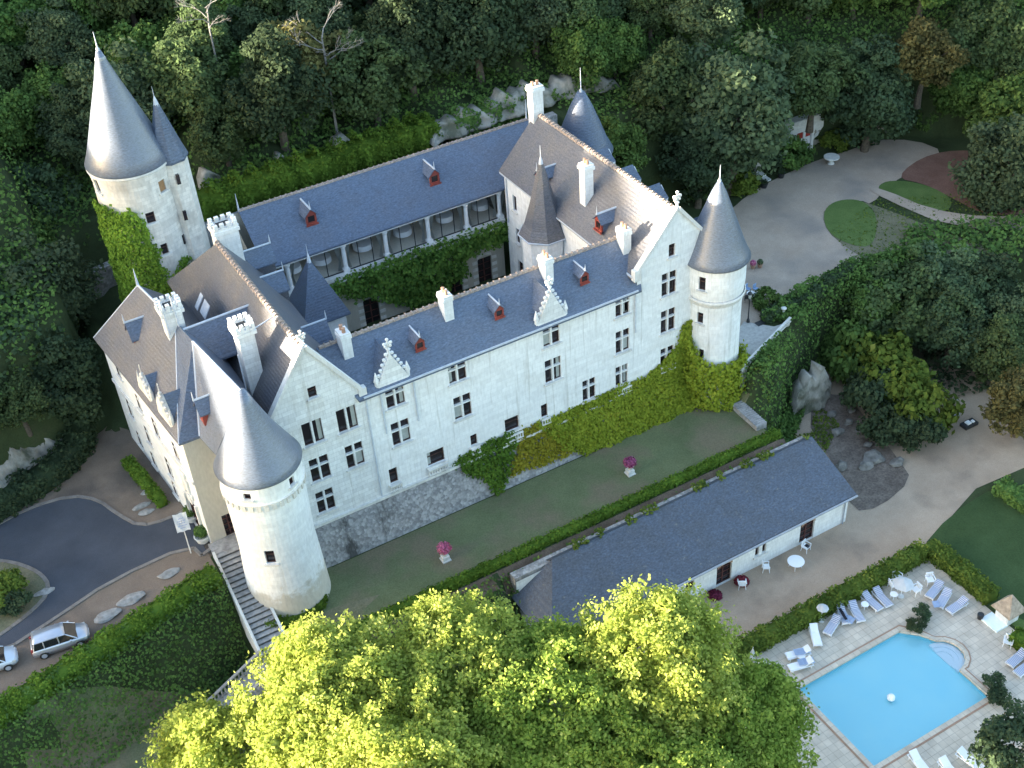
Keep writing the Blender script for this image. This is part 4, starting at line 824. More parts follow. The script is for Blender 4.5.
# ---------------------------------------------------------------- big chimneys of the left side
chimney('broad battlemented chimney behind the left wing ridge', 20.5, 86.6, 14, 20.4, 1.9, 1.35, 'white_stone', True)
chimney('tall battlemented chimney standing between the tower roof and the left wing', 16.8, 72.4, 13.6, 20.4, 1.2, 1.3, 'gable_stone', True, flare=.18)
chimney('weathered battlemented chimney on the west building ridge', 13.3, 78.3, 15.5, 20.2, 1.4, 1.2, 'gable_stone', True, flare=.18)
bm = B(); p = Vector((16.8, 72.4, 19.8)); tube(bm, [p+Vector((.7, .3, -.3)), p+Vector((3.0, .9, -.1))], [.05, .04], 6); obj('aerial', bm, 'lead', castle); bm = B(); tube(bm, [p+Vector((-.9, -.7, -6)), p+Vector((-.9, -.7, -1.2))], [.06, .05], 6); obj('flue_pipe', bm, 'lead', castle)
for s_ in (-.6, .2): bm = B(); tube(bm, [(13.3+s_, 77.5, 18.2), (13.3+s_-.1, 77.4, 21.4)], [.07, .05], 6); obj('flue_pipe', bm, 'lead', castle)
q = pz(197, 408, 16.2); side_dormer('blue slate dormer with a red window on the sunlit slope', q.y, 16.9, 13.6, q.x-.1, 1.5)
# ---------------------------------------------------------------- arcade gallery across the back of the court
bm = B(); GYF = 90.4
fg = planemap((0, GYF, 0), X, Y); GH = [hole(x, 4.6, 1.5, 3.0) for x in (28.7, 33.2, 38.5, 42.0, 45.3)]
wall(bm, [(23.3, 3), (47.5, 3), (47.5, 9.75), (23.3, 9.75)], GH, fg)
wall(bm, [(23.3, 9.7), (52, 9.7), (52, 16.2), (23.3, 16.2)], [], planemap((0, 95.0, 0), X, -Y), mi=1)
wall(bm, [(23.3, 9.7), (52, 9.7), (52, 16.0), (23.3, 16.0)], [], planemap((0, 94.8, 0), X, Y), mi=1)
wall(bm, [(90.4, 3), (95, 3), (95, 16.0), (90.4, 13)], [], planemap((23.4, 0, 0), Y, X))
box(bm, 23.3, 47.6, 90.15, 94.8, 9.5, 9.8, 1)
ga = build_wing('two-storey arcade gallery with an open dining loggia under a long blue slate roof', bm, ['beige_render', 'beige_render', 'trim_stone'])
for h in GH: window(ga, fg, h, 'door', sill=False)
for x in (28.7, 33.2, 38.5, 42.0, 45.3):
    bm = B()
    for k in range(9): a0_, a1_ = PI*k/9, PI*(k+1)/9; p0, p1 = (x+.78*math.cos(a0_), 6.1+.35*math.sin(a0_)), (x+.78*math.cos(a1_), 6.1+.35*math.sin(a1_)); box(bm, min(p0[0], p1[0]), max(p0[0], p1[0]), GYF-.08, GYF-.002, min(p0[1], p1[1])-.04, max(p0[1], p1[1])+.16)
    for s_ in (-1, 1):
        for k in range(4): box(bm, x+s_*1.05-.28, x+s_*1.05+.28, GYF-.06, GYF-.003, 3.4+k*.75, 3.4+k*.75+.35)
    obj('door_surround', bm, 'trim_stone', ga)
bm = B(); slab(bm, [[(24.0, 89.95, 13.0), (51.5, 89.95, 13.0), (53.3, 94.7, 16.55), (24.0, 94.7, 16.55)], [(24.0, 94.7, 16.55), (53.3, 94.7, 16.55), (53.3, 95.3, 16.2), (24.0, 95.3, 16.2)], [(53.3, 94.7, 16.55), (51.5, 89.95, 13.0), (55.5, 91.5, 13.5), (55.5, 94.7, 15.5)]], .18); obj('roof', bm, 'slate', ga)
bm = B(); ridge(bm, (24.0, 94.72, 16.55), (53.3, 94.72, 16.55), .16, .08); obj('ridge_cap', bm, 'ridge_tile', ga)
bm = B(); tube(bm, [(24.05, 94.7, 16.4), (24.05, 94.7, 18.2)], [.1, .02], 6); tube(bm, [(53.2, 94.7, 16.4), (53.2, 94.7, 18.6)], [.1, .02], 6); obj('finial', bm, 'lead', ga)
def gx(px, py): return py_(px, py, 90.45).x
PX = [gx(290, 282), gx(345, 262), gx(386, 246), gx(428, 230), gx(466, 216), gx(499, 203)]
bm = B(); box(bm, 24.0, 47.6, 90.2, 90.55, 12.55, 12.85); box(bm, 24.0, 47.5, 90.05, 90.2, 12.72, 12.9); obj('lintel', bm, 'white_paint', ga)
bm = B(); box(bm, 23.4, 47.6, 89.85, 90.4, 9.45, 9.83); box(bm, 23.4, 47.4, 89.65, 89.85, 9.2, 9.35); obj('floor_ledge', bm, 'trim_stone', ga)
for x in PX:
    bm = B(); box(bm, x-.3, x+.3, 90.15, 90.7, 9.83, 10.1); lathe(bm, (x, 90.42), [(.24, 10.1), (.26, 10.2), (.2, 10.3), (.19, 12.2), (.27, 12.35), (.3, 12.55)], 14); obj('column', bm, 'white_paint', ga, smooth=False)
bm = B(); pxx = sorted(PX)+[47.2]
for a, b in zip([24.4]+pxx[:-1], pxx):
    n = 3
    box(bm, a+.3, b-.3, 90.36, 90.42, 9.83, 9.93)
    for k in range(1, n): x = a+(b-a)*k/n; box(bm, x-.035, x+.035, 90.36, 90.42, 9.9, 12.5)
obj('glazing_bar', bm, 'iron', ga)
for q, lab in (((309, 217), 'red-framed roof dormer at the left of the arcade roof'), ((432, 177), 'red-framed roof dormer at the right of the arcade roof')):
    p = min((py_(*q, yy) for yy in np.arange(90, 94.7, .05)), key=lambda p: abs(p.z-(13+(p.y-89.95)*.747))); dormer_small(lab, p+Vector((0, 0, -.4)), 0, 1.15)
# ---------------------------------------------------------------- hedges, ivy, banks
def hedge(label, pts, w, h, mat='hedge_leaf', ls=.22, dens=55, z=None, group=None, name='hedge', wav=.12):
    """clipped hedge: a solid twiggy core covered all over in leaves; pts in plan"""
    P = [Vector((p[0], p[1])) for p in pts]; V = []; F = []; C = []; N = []
    zz = lambda p: hz(p.x, p.y) if z is None else z
    L = []
    for i, p in enumerate(P):
        d = (P[min(i+1, len(P)-1)]-P[max(i-1, 0)]).normalized(); L.append((p, Vector((-d.y, d.x))))
    wi, hi = w/2*.86, h*.9
    for p, n in L:
        b = zz(p); V += [(*(p-n*wi), b-.3), (*(p+n*wi), b-.3), (*(p+n*wi*.9), b+hi), (*(p-n*wi*.9), b+hi)]
    V = [tuple(v) for v in V]
    for i in range(len(P)-1):
        a = i*4; c = a+4
        for j in range(4): F.append((a+j, a+(j+1) % 4, c+(j+1) % 4, c+j))
    F += [(0, 3, 2, 1), tuple(len(V)-4+k for k in range(4))]
    for (p, n), (q, n2) in zip(L, L[1:]):
        l = (q-p).length; m_ = max(6, int(l*(w+2*h)*dens)); t = RNG.random(m_); s = RNG.random(m_)*(w+2*h); bz0, bz1 = zz(p), zz(q)
        for ti, si in zip(t, s):
            c = p.lerp(q, ti); nn = n.lerp(n2, ti); b = bz0+(bz1-bz0)*ti; wv = 1+wav*math.sin(ti*l*1.7+c.x)+wav*.6*math.sin(ti*l*4.1+c.y*2)
            if si < h: o, zc, no = w/2*wv, si, (nn.x, nn.y, .2)
            elif si < h+w: o, zc, no = (si-h-w/2), h*wv, (0, 0, 1)
            else: o, zc, no = -w/2*wv, si-h-w, (-nn.x, -nn.y, .2)
            C.append((c.x+nn.x*o, c.y+nn.y*o, b+zc)); N.append(no)
    C = np.array(C)+RNG.normal(size=(len(C), 3))*.06; N = nrm(np.array(N)+RNG.normal(size=(len(C), 3))*.55)
    VL, QL = leaf_quads(C, N, RNG.uniform(.7, 1.3, len(C))*ls)
    mi = np.r_[np.zeros(len(F)), np.ones(len(QL))]
    o = np_mesh(name, np.r_[np.array(V), VL], np.r_[np.array(F), QL+len(V)], [mat, mat], mi)
    return tag(o, label, 'hedge', group)
def scatter(name, label, cat, C, N, mat, ls, kind=None, group=None, asp=.75):
    V, Q = leaf_quads(np.asarray(C), nrm(np.asarray(N)), RNG.uniform(.65, 1.35, len(C))*ls, asp)
    return tag(np_mesh(name, V, Q, [mat]), label, cat, group, kind)
def bank(name, poly, mat, dens, ls, lift=(.05, .6), kind='stuff', label=None, cat=None, bumps=1.0, excl=None):
    P = np.array(poly); A = abs(sum(P[i][0]*P[(i+1) % len(P)][1]-P[(i+1) % len(P)][0]*P[i][1] for i in range(len(P))))/2
    q = rand_in(poly, int(A*dens)); q = q[~inside(excl, q[:, 0], q[:, 1])] if excl else q; e = .3; z = H(q[:, 0], q[:, 1]); gx_ = (H(q[:, 0]+e, q[:, 1])-H(q[:, 0]-e, q[:, 1]))/(2*e); gy_ = (H(q[:, 0], q[:, 1]+e)-H(q[:, 0], q[:, 1]-e))/(2*e)
    n = nrm(np.stack([-gx_, -gy_, np.ones_like(gx_)], 1)); steep = np.minimum(np.sqrt(gx_**2+gy_**2), 3)
    hum = .5+.5*np.sin(q[:, 0]*1.9+2*np.sin(q[:, 1]*1.3))*np.sin(q[:, 1]*2.1+q[:, 0]*.7)
    l = lift[0]+(lift[1]-lift[0])*RNG.random(len(q))*(.35+.65*hum*bumps)
    j = RNG.uniform(-.5, .5, len(q))*steep*.6
    C = np.stack([q[:, 0], q[:, 1], z+j], 1)+n*l[:, None]; N = n+RNG.normal(size=n.shape)*.55
    return scatter(name, label, cat, C, N, mat, ls, kind)
def vine(label, f, poly, mat, dens=60, ls=.26, thick=.35, cat='climbing plant', name='ivy'):
    q = rand_in(poly, int(dens*abs(sum(poly[i][0]*poly[(i+1) % len(poly)][1]-poly[(i+1) % len(poly)][0]*poly[i][1] for i in range(len(poly))))/2))
    e = RNG.normal(size=q.shape)*.13; q = q+e
    hum = .5+.5*np.sin(q[:, 0]*2.3+np.sin(q[:, 1]*1.7))*np.cos(q[:, 1]*1.9)
    d = -(.02+thick*RNG.random(len(q))*(.4+.6*hum)); C = np.array([f(a, b, c) for (a, b), c in zip(q, d)]); C0 = np.array([f(a, b, c+.5) for (a, b), c in zip(q, d)])
    N = nrm(C-C0+np.array([0, 0, .15]))+RNG.normal(size=C.shape)*.5
    return scatter(name, label, cat, C, N, mat, ls)
# the lawn terrace hedge and the planting below it
hedge('low clipped lime-green hedge along the outer edge of the long lawn terrace', [(14.6+i*2.2, 59.85) for i in range(20)]+[(57.6, 60.2)], .75, .65, 'hedge_lime', .2, 70)
hedge('small clipped hedge curving round the foot of the big front tower', [pz(x, y, 0).xy for x, y in ((268, 628), (285, 626), (303, 619), (318, 606), (322, 598))], 1.2, .6, 'hedge_lime', .2, 60)
hedge('short low hedge at the foot of the stairs beside the lawn', [(12.7, 60.3), (12.7, 61.9)], .6, .5, 'hedge_lime', .2, 60)
bank('ground_cover', [(12.6, 59.0), (57, 59.0), (57, 57.9), (30, 57.9), (27, 53), (12.6, 53)], 'leaf_bush', 26, .3, (.05, .7))
hedge('broad rough hedge along the roadside above the bank', [(-12, 62.4), (-7, 63.6), (-3, 64.5), (1, 65.5), (5, 66.5), (8.2, 67.3), (9.6, 67.6)], 1.6, 1.0, 'hedge_lime', .2, 80, z=3.1, wav=.2)
bank('ivy_bank', [(-14, 57.6), (-14, 62.2), (9.7, 67.8), (9.9, 62.2), (7, 61.6), (4.3, 61.2), (2.5, 62.4), (-1, 61.4), (-5, 60.2)], 'leaf_bush', 95, .22, (.1, 1.1))
hedge('clipped hedge between the entrance forecourt and the west wall', [pz(x, y, 3.3).xy for x, y in ((128, 464), (140, 478), (153, 493), (164, 507))], .9, .8, 'hedge_lime', .2, 70)
hedge('large dark hedge along the far side of the curving road', [pz(x, y, 3.3).xy for x, y in ((-20, 528), (15, 503), (45, 486), (68, 468), (84, 445), (92, 425))], 2.4, 1.7, 'leaf_dark', .28, 45, wav=.15)
hedge('long thick hedge on the terrace wall behind the arcade roof', [(18.5+i*3, 98.4+.1*i) for i in range(10)], 3.0, 2.6, 'hedge_lime', .3, 42, z=14.6, wav=.16)
hedge('darker hedge continuing behind the far end of the arcade', [(47, 98.9), (51, 99.3), (55, 99.8), (58, 100.5)], 2.6, 2.3, 'leaf_bush', .3, 42, z=14.6, wav=.18)
hedge('ivy-clad terrace hedge left of the keep', [pz(x, y, 10.8).xy for x, y in ((38, 262), (60, 255), (85, 246), (112, 236))], 2.4, 1.6, 'leaf_dark', .3, 42, z=9.6, wav=.2)
hedge('hedge between the barn yard and the pool', [(40.5+i*2.5, 46.0) for i in range(8)]+[(60.4, 46.1)], 1.35, 1.25, 'hedge_leaf', .24, 60)
hedge('hedge on the right side of the pool terrace', [(61.1, 46.3), (61.3, 44), (61.3, 41.5), (61.2, 39.6)], 1.4, 1.2, 'hedge_leaf', .24, 60)
hedge('clipped hedge right of the tiled pool shed', [pz(x, y, -5).xy for x, y in ((1012, 640), (1026, 650), (1045, 665))], 1.4, 1.2, 'hedge_lime', .24, 60)
hedge('dark hedge along the edge of the gravel court', [pz(x, y, 3.5).xy for x, y in ((764, 322), (785, 310), (808, 299), (832, 283), (852, 270))], 1.1, .9, 'leaf_dark', .26, 50)
hedge('leafy hedge between the lower gravel and the lower lawn', [pz(x, y, -5).xy for x, y in ((998, 490), (1010, 497), (1030, 512))], 1.7, 1.1, 'leaf_bush', .28, 50)
# cliff greenery on the right
TERR = pp(3.6, (738, 380), (736, 322), (774, 322), (796, 321), (762, 354))
bank('cliff_ivy', [(56.9, 62.2), (57.2, 65), (62, 69.6), (66, 71.4), (75.6, 72.3), (84, 70.5), (84, 66), (76, 68.4), (70, 69.0), (66.2, 66.4), (62.5, 63.6), (59, 61.6)], 'leaf_bush', 150, .28, (.1, 1.5), excl=TERR)
bank('slope_grass', [(57.2, 58.3), (57.4, 66), (60.5, 64), (63, 62.5), (66.5, 66), (66, 62), (60, 58.5)], 'hedge_leaf', 60, .22, (.05, .4))
# climbing plants
fpl = lambda u, v, d: Vector((u, (66.85+1.1*min(max(v, 0), 3.75)/3.75 if v < 3.75 else 68.0)+d, v))
vine('bright green ivy hanging over the plinth left of the yellow creeper', fpl, [(29.8, 4.3), (32.4, 4.9), (35.6, 4.9), (35.3, 3.3), (34.2, 1.4), (33.4, .1), (32.6, .1), (32.2, 1.6), (30.6, 2.9)], 'ivy_green', 130, .27, .45)
vine('rust-tinged creeper on the plinth between green ivy and yellow creeper', fpl, [(34.3, 1.2), (35.5, 3.2), (36.0, 4.7), (38, 4.6), (40.5, 2.6), (40.2, .7), (37.5, .9)], 'ivy_rust', 130, .26, .35)
vine('broad yellow-green creeper covering the plinth under the right half of the facade', fpl, [(37.5, 4.8), (40, 4.5), (43.5, 4.7), (45.5, 4.9), (48.3, 4.7), (49.6, 5.1), (51.6, 6.6), (52.2, 8.6), (53.0, 8.8), (53.2, 0), (47, .0), (41.5, .3), (39.6, 1.5)], 'ivy_lime', 190, .27, .45)
ftr = cylmap((55.35, 68.0), 2.5); A0_ = 2.5
vine('yellow-green creeper wrapped round the foot of the right tower', ftr, [((PI-.05)*A0_, 0), ((PI-.05)*A0_, 7.6), ((PI+.35)*A0_, 6.8), ((PI+.7)*A0_, 5.2), ((PI+1.2)*A0_, 4.9), ((PI+1.55)*A0_, 4.8), ((PI+1.9)*A0_, 5.0), ((PI+2.3)*A0_, 4.6), ((PI+2.75)*A0_, 4.4), (2*PI*A0_+1.5, 3.6), (2*PI*A0_+1.5, 0)], 'ivy_lime', 120, .3, 1.1)
kc = (16.1, 95.2); pl = []
for q in ((101, 205), (112, 207), (120, 214), (130, 209), (143, 219), (148, 233), (152, 244), (160, 252), (158, 262), (166, 268), (168, 280), (174, 272), (180, 256), (188, 258), (192, 284), (184, 306), (152, 308), (127, 304)):
    a, z = ring_hit(*q, kc, 3.2); pl.append(((a % (2*PI))*3.25, z))
pl[0] = (pl[0][0]-1.2, pl[0][1]); pl += [(pl[-1][0]-1.2, pl[-1][1]-2)]
vine('bright green ivy climbing the left side of the keep', cylmap(kc, 3.25), pl, 'ivy_tower', 150, .26, .45)
pl = [(py_(*q, 90.1).x, py_(*q, 90.1).z) for q in ((322, 286), (345, 274), (385, 258), (430, 243), (470, 230), (500, 220), (513, 222), (514, 232), (500, 242), (480, 248), (462, 258), (466, 270), (448, 285), (446, 305), (420, 306), (395, 302), (375, 296), (345, 296))]
vine('lush wisteria spilling along the courtyard front of the arcade gallery', planemap((0, 90.1, 0), X, Y), pl, 'leaf_wisteria', 85, .34, 1.3, name='wisteria')
# ---------------------------------------------------------------- trees
def trunk_bm(hgt, r, seed, limbs=5, spread=.45, top=.75):
    g = random.Random(seed); bm = B(); b1 = Vector((g.uniform(-.3, .3), g.uniform(-.3, .3), hgt*.55)); tp = Vector((b1.x*1.6, b1.y*1.6, hgt))
    tube(bm, [(0, 0, -1.2), (0, 0, .3), b1, tp], [r*1.3, r, r*.65, r*.2], 8)
    for k in range(limbs):
        a = k*2.4+g.uniform(-.4, .4); z0 = hgt*g.uniform(.45, .8); L = hgt*spread*g.uniform(.7, 1.1); p = Vector((b1.x*z0/b1.z if z0 < b1.z else b1.x, b1.y*z0/b1.z if z0 < b1.z else b1.y, z0))
        q = p+Vector((math.cos(a)*L*.55, math.sin(a)*L*.55, L*.35)); e = p+Vector((math.cos(a)*L, math.sin(a)*L, L*.8)); tube(bm, [p-Vector((math.cos(a), math.sin(a), .3))*.1, q, e], [r*.42, r*.28, r*.08], 6)
    return bm
def make_tree(name, label, cat, R, Hh, base, mat, ls, nl, per, seed, group=None, tmat='bark', rl=(.2, .36), bottom=-.3, rmin=.40):
    """Empty at the foot > trunk, crown; built at the origin"""
    t = thing(name, label, cat, (0, 0, 0), 0, group)
    tb_ = trunk_bm(base+Hh*1.1, .03*(base+2*Hh)+.08, seed); obj('trunk', tb_, tmat, t, shift=False)
    C, N = crown_pts(R, Hh, nl, per, rl, seed=seed, bottom=bottom, rmin=rmin); C = C+np.array([0, 0, base+Hh]); g = np.random.default_rng(seed)
    V, Q = leaf_quads(C, N, g.uniform(.7, 1.35, len(C))*ls); np_mesh('crown', V, Q, [mat], parent=t, shift=False); return t
KIND = [('broadleaf_tree', 'leaf_forest', 4.3, 3.9, 1.4, 1), ('broadleaf_tree', 'leaf_bush', 3.9, 3.5, 1.2, 2), ('broadleaf_tree', 'leaf_dark', 4.0, 4.8, 1.4, 3), ('broadleaf_tree', 'leaf_autumn', 3.7, 3.4, 1.4, 4), ('broadleaf_tree', 'leaf_blue', 4.3, 5.0, 1.6, 5), ('broadleaf_tree', 'leaf_forest', 3.4, 4.6, 1.0, 6)]
PROTO = []
for nm, mt, R_, Hh, bs, sd_ in KIND:
    t = make_tree(nm, 'x', 'tree', R_, Hh, bs, mt, .36, 130, 150, sd_, rl=(.15, .28), bottom=-.92); PROTO.append(t)
USED = [False]*6
KL = ['dense mid-green tree', 'fresh green bushy tree', 'dark evergreen-looking tree', 'tree turning yellowish brown', 'tall bluish-green tree', 'narrow green tree']
def put_tree(k, x, y, z, s, rz, label, group):
    if not USED[k]:
        USED[k] = True; o = PROTO[k]; o.location = (x, y, z); o.rotation_euler = (0, 0, rz); o.scale = (s, s, s); o['label'] = label; o['group'] = group
    else: o = copy_tree(PROTO[k], None, (x, y, z), rz, s, label, group)
    return o
g = random.Random(11); placed = []
def zone(px, py):
    return ('above the keep' if px < 230 else 'above the arcade' if px < 520 else 'behind the right wing' if px < 760 else 'above the gravel court') if py < 200 else ('on the slope left of the castle' if px < 200 else 'right of the gravel court')
def ok(x, y, d): return all((x-a)**2+(y-b)**2 > (d*.5+e*.5)**2 for a, b, e in placed)
# trees picked out one by one: photo position of the crown's middle, its height above datum, size, kind
BIG = [(668, 95, 15, 1.15, 5, 'pale green tree standing tallest behind the back tower'), (610, 150, 13, .9, 1, 'round green tree just behind the back tower'), (735, 110, 13, 1.3, 4, 'large bluish-green tree left of the cave dwelling'), (700, 160, 9, 1.0, 2, 'dark tree between the back tower and the court'),
       (872, 92, 10.5, .95, 2, 'very dark tree right of the cave dwelling'), (815, 75, 13.5, 1.0, 0, 'yellowish green tree above the cave dwelling'), (968, 85, 9, 1.0, 1, 'round-crowned green tree at the far end of the gravel court'), (1012, 75, 10, 1.0, 5, 'round green tree in the upper right corner'), (1005, 170, 7, 1.1, 4, 'bluish tree beside the leaf-covered bed'),
       (1018, 115, 9, .9, 1, 'small green tree at the right edge above the leaf-covered bed'), (985, 35, 14, 1.1, 0, 'dense tree behind the round-crowned tree, upper right'), (925, 55, 14, 1.0, 3, 'brownish tree behind the far end of the court'),
       (905, 300, 1.0, .9, 0, 'tree on the slope under the court edge, nearest the castle'), (942, 292, 1, .85, 4, 'tree beside the court lawn, left of the others'), (990, 298, .5, .95, 2, 'large dark tree below the garden path'), (955, 320, .5, 1.1, 2, 'large dark tree overhanging the rocky track'),
       (1018, 325, .0, .95, 4, 'bluish tree at the right edge below the path'), (1000, 350, -.5, 1.0, 5, 'fluffy green tree overhanging the lower gravel'), (1024, 402, -1, .8, 3, 'yellowish tree at the right edge by the lower gravel'), (870, 300, 1.5, .7, 1, 'small bright tree on top of the ivy cliff'),
       (18, 405, 9.5, .8, 0, 'tree directly above the pale rock at the left edge'), (30, 330, 11, .9, 1, 'bushy tree halfway up the left edge'), (60, 380, 9, .9, 2, 'dark tree above the pale rock outcrop'), (25, 350, 10, 1.05, 0, 'dense tree at the left edge above the rocks'), (45, 290, 13, 1.0, 4, 'bluish tree left of the keep wall'), (10, 250, 14, 1.1, 1, 'green tree at the far left below the keep'), (40, 215, 14, 1.0, 2, 'dark tree left of the keep')]
for px, py, zc, s, k, lab in BIG:
    p = pz(px, py, zc); hk = KIND[k][3]+KIND[k][4]; zb = min(zc-hk*s*.92, hz(p.x, p.y)); zb = max(zb, hz(p.x, p.y)-1.0) if False else hz(p.x, p.y)-.2
    s2 = max(.6, (zc-zb)/hk) if abs((zc-zb)/hk-s) < .45 else s
    placed.append((p.x, p.y, 7*s)); put_tree(k, p.x, p.y, zb if s2 != s else zc-hk*s, s2 if s2 < 1.5 else s, g.uniform(0, 6), lab, 'trees around the castle')
cnt = 0
for _ in range(9000):
    x = g.uniform(-22, 125); y = g.uniform(84, 150); yb_ = float(np.interp(x, YBX, YBY))
    lo = yb_+5.5 if x > 22 else yb_+3.5
    if 24 <= x <= 60: lo = 102.5
    if 7 < x < 24: lo = 107
    if y < lo: continue
    z = hz(x, y); s = g.uniform(.72, 1.2); k = g.choices(range(6), (4, 3, 2, 1.2, 2, 2))[0]
    q = proj((x, y, z+6)); qt = proj((x, y, z+11))
    if not (-70 < q[0] < 1095 and q[1] > -75): continue
    if not ok(x, y, 4.3*s): continue
    placed.append((x, y, 4.3*s)); cnt += 1
    put_tree(k, x, y, z-.2, s, g.uniform(0, 6.28), '%s of the wooded hillside %s' % (KL[k], zone(*q)), 'forest trees %s, %s' % (zone(*q), KL[k]))
print('forest trees', cnt)
# shrub layer of the hillside
bank('undergrowth', [(-25, 88), (0, 88), (7, 92), (9, 105), (23, 105), (24, 99.6), (58, 101), (59, 94), (77, 93), (85, 95.5), (98, 91), (110, 82), (130, 76), (130, 130), (90, 128), (40, 128), (-25, 150)], 'leaf_bush', 20, .36, (.1, 1.8))
bank('bramble', [(-22, 83.5), (-2, 87), (5, 91), (7, 96), (0, 100), (-22, 98)], 'leaf_dark', 18, .42, (.1, 1.2))
bank('undergrowth', [(80, 71), (84, 68.5), (92, 62), (101, 56), (118, 50), (118, 68), (98, 68), (84, 74)], 'leaf_bush', 22, .42, (.1, 1.2))
bank('undergrowth', [(76, 60), (80, 66), (90, 62), (100, 54), (118, 46), (112, 40), (96, 48), (84, 56)], 'leaf_dark', 16, .4, (.1, .9))
bank('long_grass', [(78, 78), (86, 80), (97, 74), (97, 70), (84, 71), (76, 72.5)], 'hedge_leaf', 12, .2, (.02, .2))
# shrubs: the leafy spur by the rocky track, the court's edge, the pool
BUSH = []
for k, mt in enumerate(('leaf_bush', 'hedge_leaf', 'leaf_dark')):
    C, N = crown_pts(1.5, 1.25, 16, 190, (.3, .48), seed=40+k, bottom=-.6); C[:, 2] += 1.1; V, Q = leaf_quads(C, N, RNG.uniform(.7, 1.3, len(C))*.27)
    o = np_mesh('shrub', V, Q, [mt], shift=False); BUSH.append([o, False])
def bush(k, x, y, s, label, z=None, group=None, sz=1.0):
    z = hz(x, y) if z is None else z
    o = BUSH[k][0]
    if BUSH[k][1]: o = o.copy(); COL.objects.link(o)
    BUSH[k][1] = True; o.location = (x, y, z); o.scale = (s, s, s*sz); o.rotation_euler = (0, 0, g.uniform(0, 6)); return tag(o, label, 'shrub', group)
for q, zc, s, k, lab, sz in (((858, 345), -1.0, 1.8, 0, 'ivy-covered mound at the top of the leafy spur', 1.5), ((880, 358), -1.2, 2.1, 1, 'yellow-green mound on the crest of the leafy spur', 1.4), ((872, 392), -2.4, 1.6, 2, 'dark mound on the castle side of the leafy spur', 1.4), ((900, 382), -1.6, 2.1, 1, 'green mound in the middle of the leafy spur', 1.3),
                            ((918, 402), -2.2, 2.0, 1, 'yellow-green mound near the tip of the leafy spur', 1.2), ((890, 425), -3.3, 1.4, 2, 'dark mound at the foot of the leafy spur', 1.2), ((918, 432), -3.4, 1.3, 2, 'rounded dark mound at the very tip of the leafy spur', 1.2), ((845, 325), .5, 1.5, 0, 'shrub on the cliff edge above the leafy spur', 1.3), ((885, 320), -.5, 1.5, 2, 'dark shrub between the spur and the slope trees', 1.4)):
    p = pz(*q, zc); bush(k, p.x, p.y, s, lab, min(-5, zc) if zc < 0 else None, 'mounds of the leafy spur', sz)
for q, s, k, lab in (((700, 190), 1.2, 0, 'shrub at the left end of the gravel court edge'), ((740, 185), 1.2, 1, 'bright shrub left of the pale pillar at the court edge'), ((790, 158), 1.5, 0, 'round shrub in front of the cave dwelling'), ((775, 163), 1.2, 2, 'dark shrub left of the round one by the cave dwelling'), ((852, 138), 1.5, 2, 'dark shrub right of the stone table'), ((835, 143), 1.1, 1, 'low shrub behind the stone table'),
                     ((898, 125), 1.7, 2, 'dark shrub under the pale cliff face'), ((922, 122), 1.5, 0, 'shrub at the far end of the gravel court'), ((765, 300), .9, 0, 'small shrub at the court edge near the lamp post')):
    p = pz(*q, 4.2); bush(k, p.x, p.y, s, lab, 3.3, 'shrubs round the gravel court')
for q, s, k, lab in (((922, 611), .45, 2, 'dark round shrub at the top corner of the pool, rear one'), ((917, 624), .46, 2, 'dark round shrub at the top corner of the pool, front one'), ((993, 683), .55, 2, 'dark round shrub at the right corner of the pool, rear one'), ((1000, 697), .55, 2, 'dark round shrub at the right corner of the pool, front one'), ((787, 694), .6, 2, 'dark round shrub at the left corner of the pool')):
    p = pz(*q, -4.3); bush(k, p.x, p.y, s, lab, -4.98, 'round shrubs at the pool corners')
# tall sunlit trees in the foreground
def plane_tree(label, px, py, zt, R, Hh, n, seed, mat='leaf_plane', ls=.23):
    p = pz(px, py, zt-Hh); gz_ = hz(p.x, p.y); base = zt-2*Hh-gz_
    t = make_tree('plane_tree', label, 'tree', R, Hh, max(base, 3), mat, ls, n*7, 130, seed, 'tall sunlit trees in the foreground', 'pale_bark', (.06, .15), -.15, .62); t.location = (p.x, p.y, gz_); return t
plane_tree('sunlit yellow-green tree at the lower left of the foreground group', 228, 778, 8.0, 5.2, 4.6, 90, 21)
plane_tree('sunlit tree over the lower stairs', 345, 745, 8.2, 5.8, 4.8, 110, 22)
plane_tree('tallest sunlit tree beside the lawn hedge', 455, 690, 11.2, 5.8, 5.0, 115, 23)
plane_tree('broad sunlit tree in the middle of the foreground group', 556, 722, 11.0, 6.4, 5.0, 120, 24, 'leaf_planedark')
plane_tree('bright sunlit tree overhanging the end of the barn roof', 655, 675, 12.0, 5.4, 5.0, 110, 25)
plane_tree('shadier green tree next to the pool corner', 735, 735, 8.0, 4.6, 4.6, 90, 26, 'leaf_planedark')
plane_tree('sunlit tree at the bottom edge left of the middle', 400, 800, 11.5, 6.0, 4.8, 100, 27)
plane_tree('shaded green tree at the bottom edge below the broad tree', 655, 800, 9.0, 5.4, 4.8, 95, 28, 'leaf_planedark')
t = make_tree('conifer_tree', 'dark green tree in the bottom right corner by the pool terrace', 'tree', 2.6, 2.6, .6, 'leaf_dark', .28, 40, 160, 31); p = pz(1012, 752, -2.2); t.location = (p.x, p.y, -5)
p = pz(5, 590, 4.2); bush(1, p.x, p.y, 1.0, 'bright shrub on the road island at the left edge', 3.3)
p = pz(15, 602, 4.0); bush(2, p.x, p.y, .7, 'dark low shrub on the road island', 3.3)
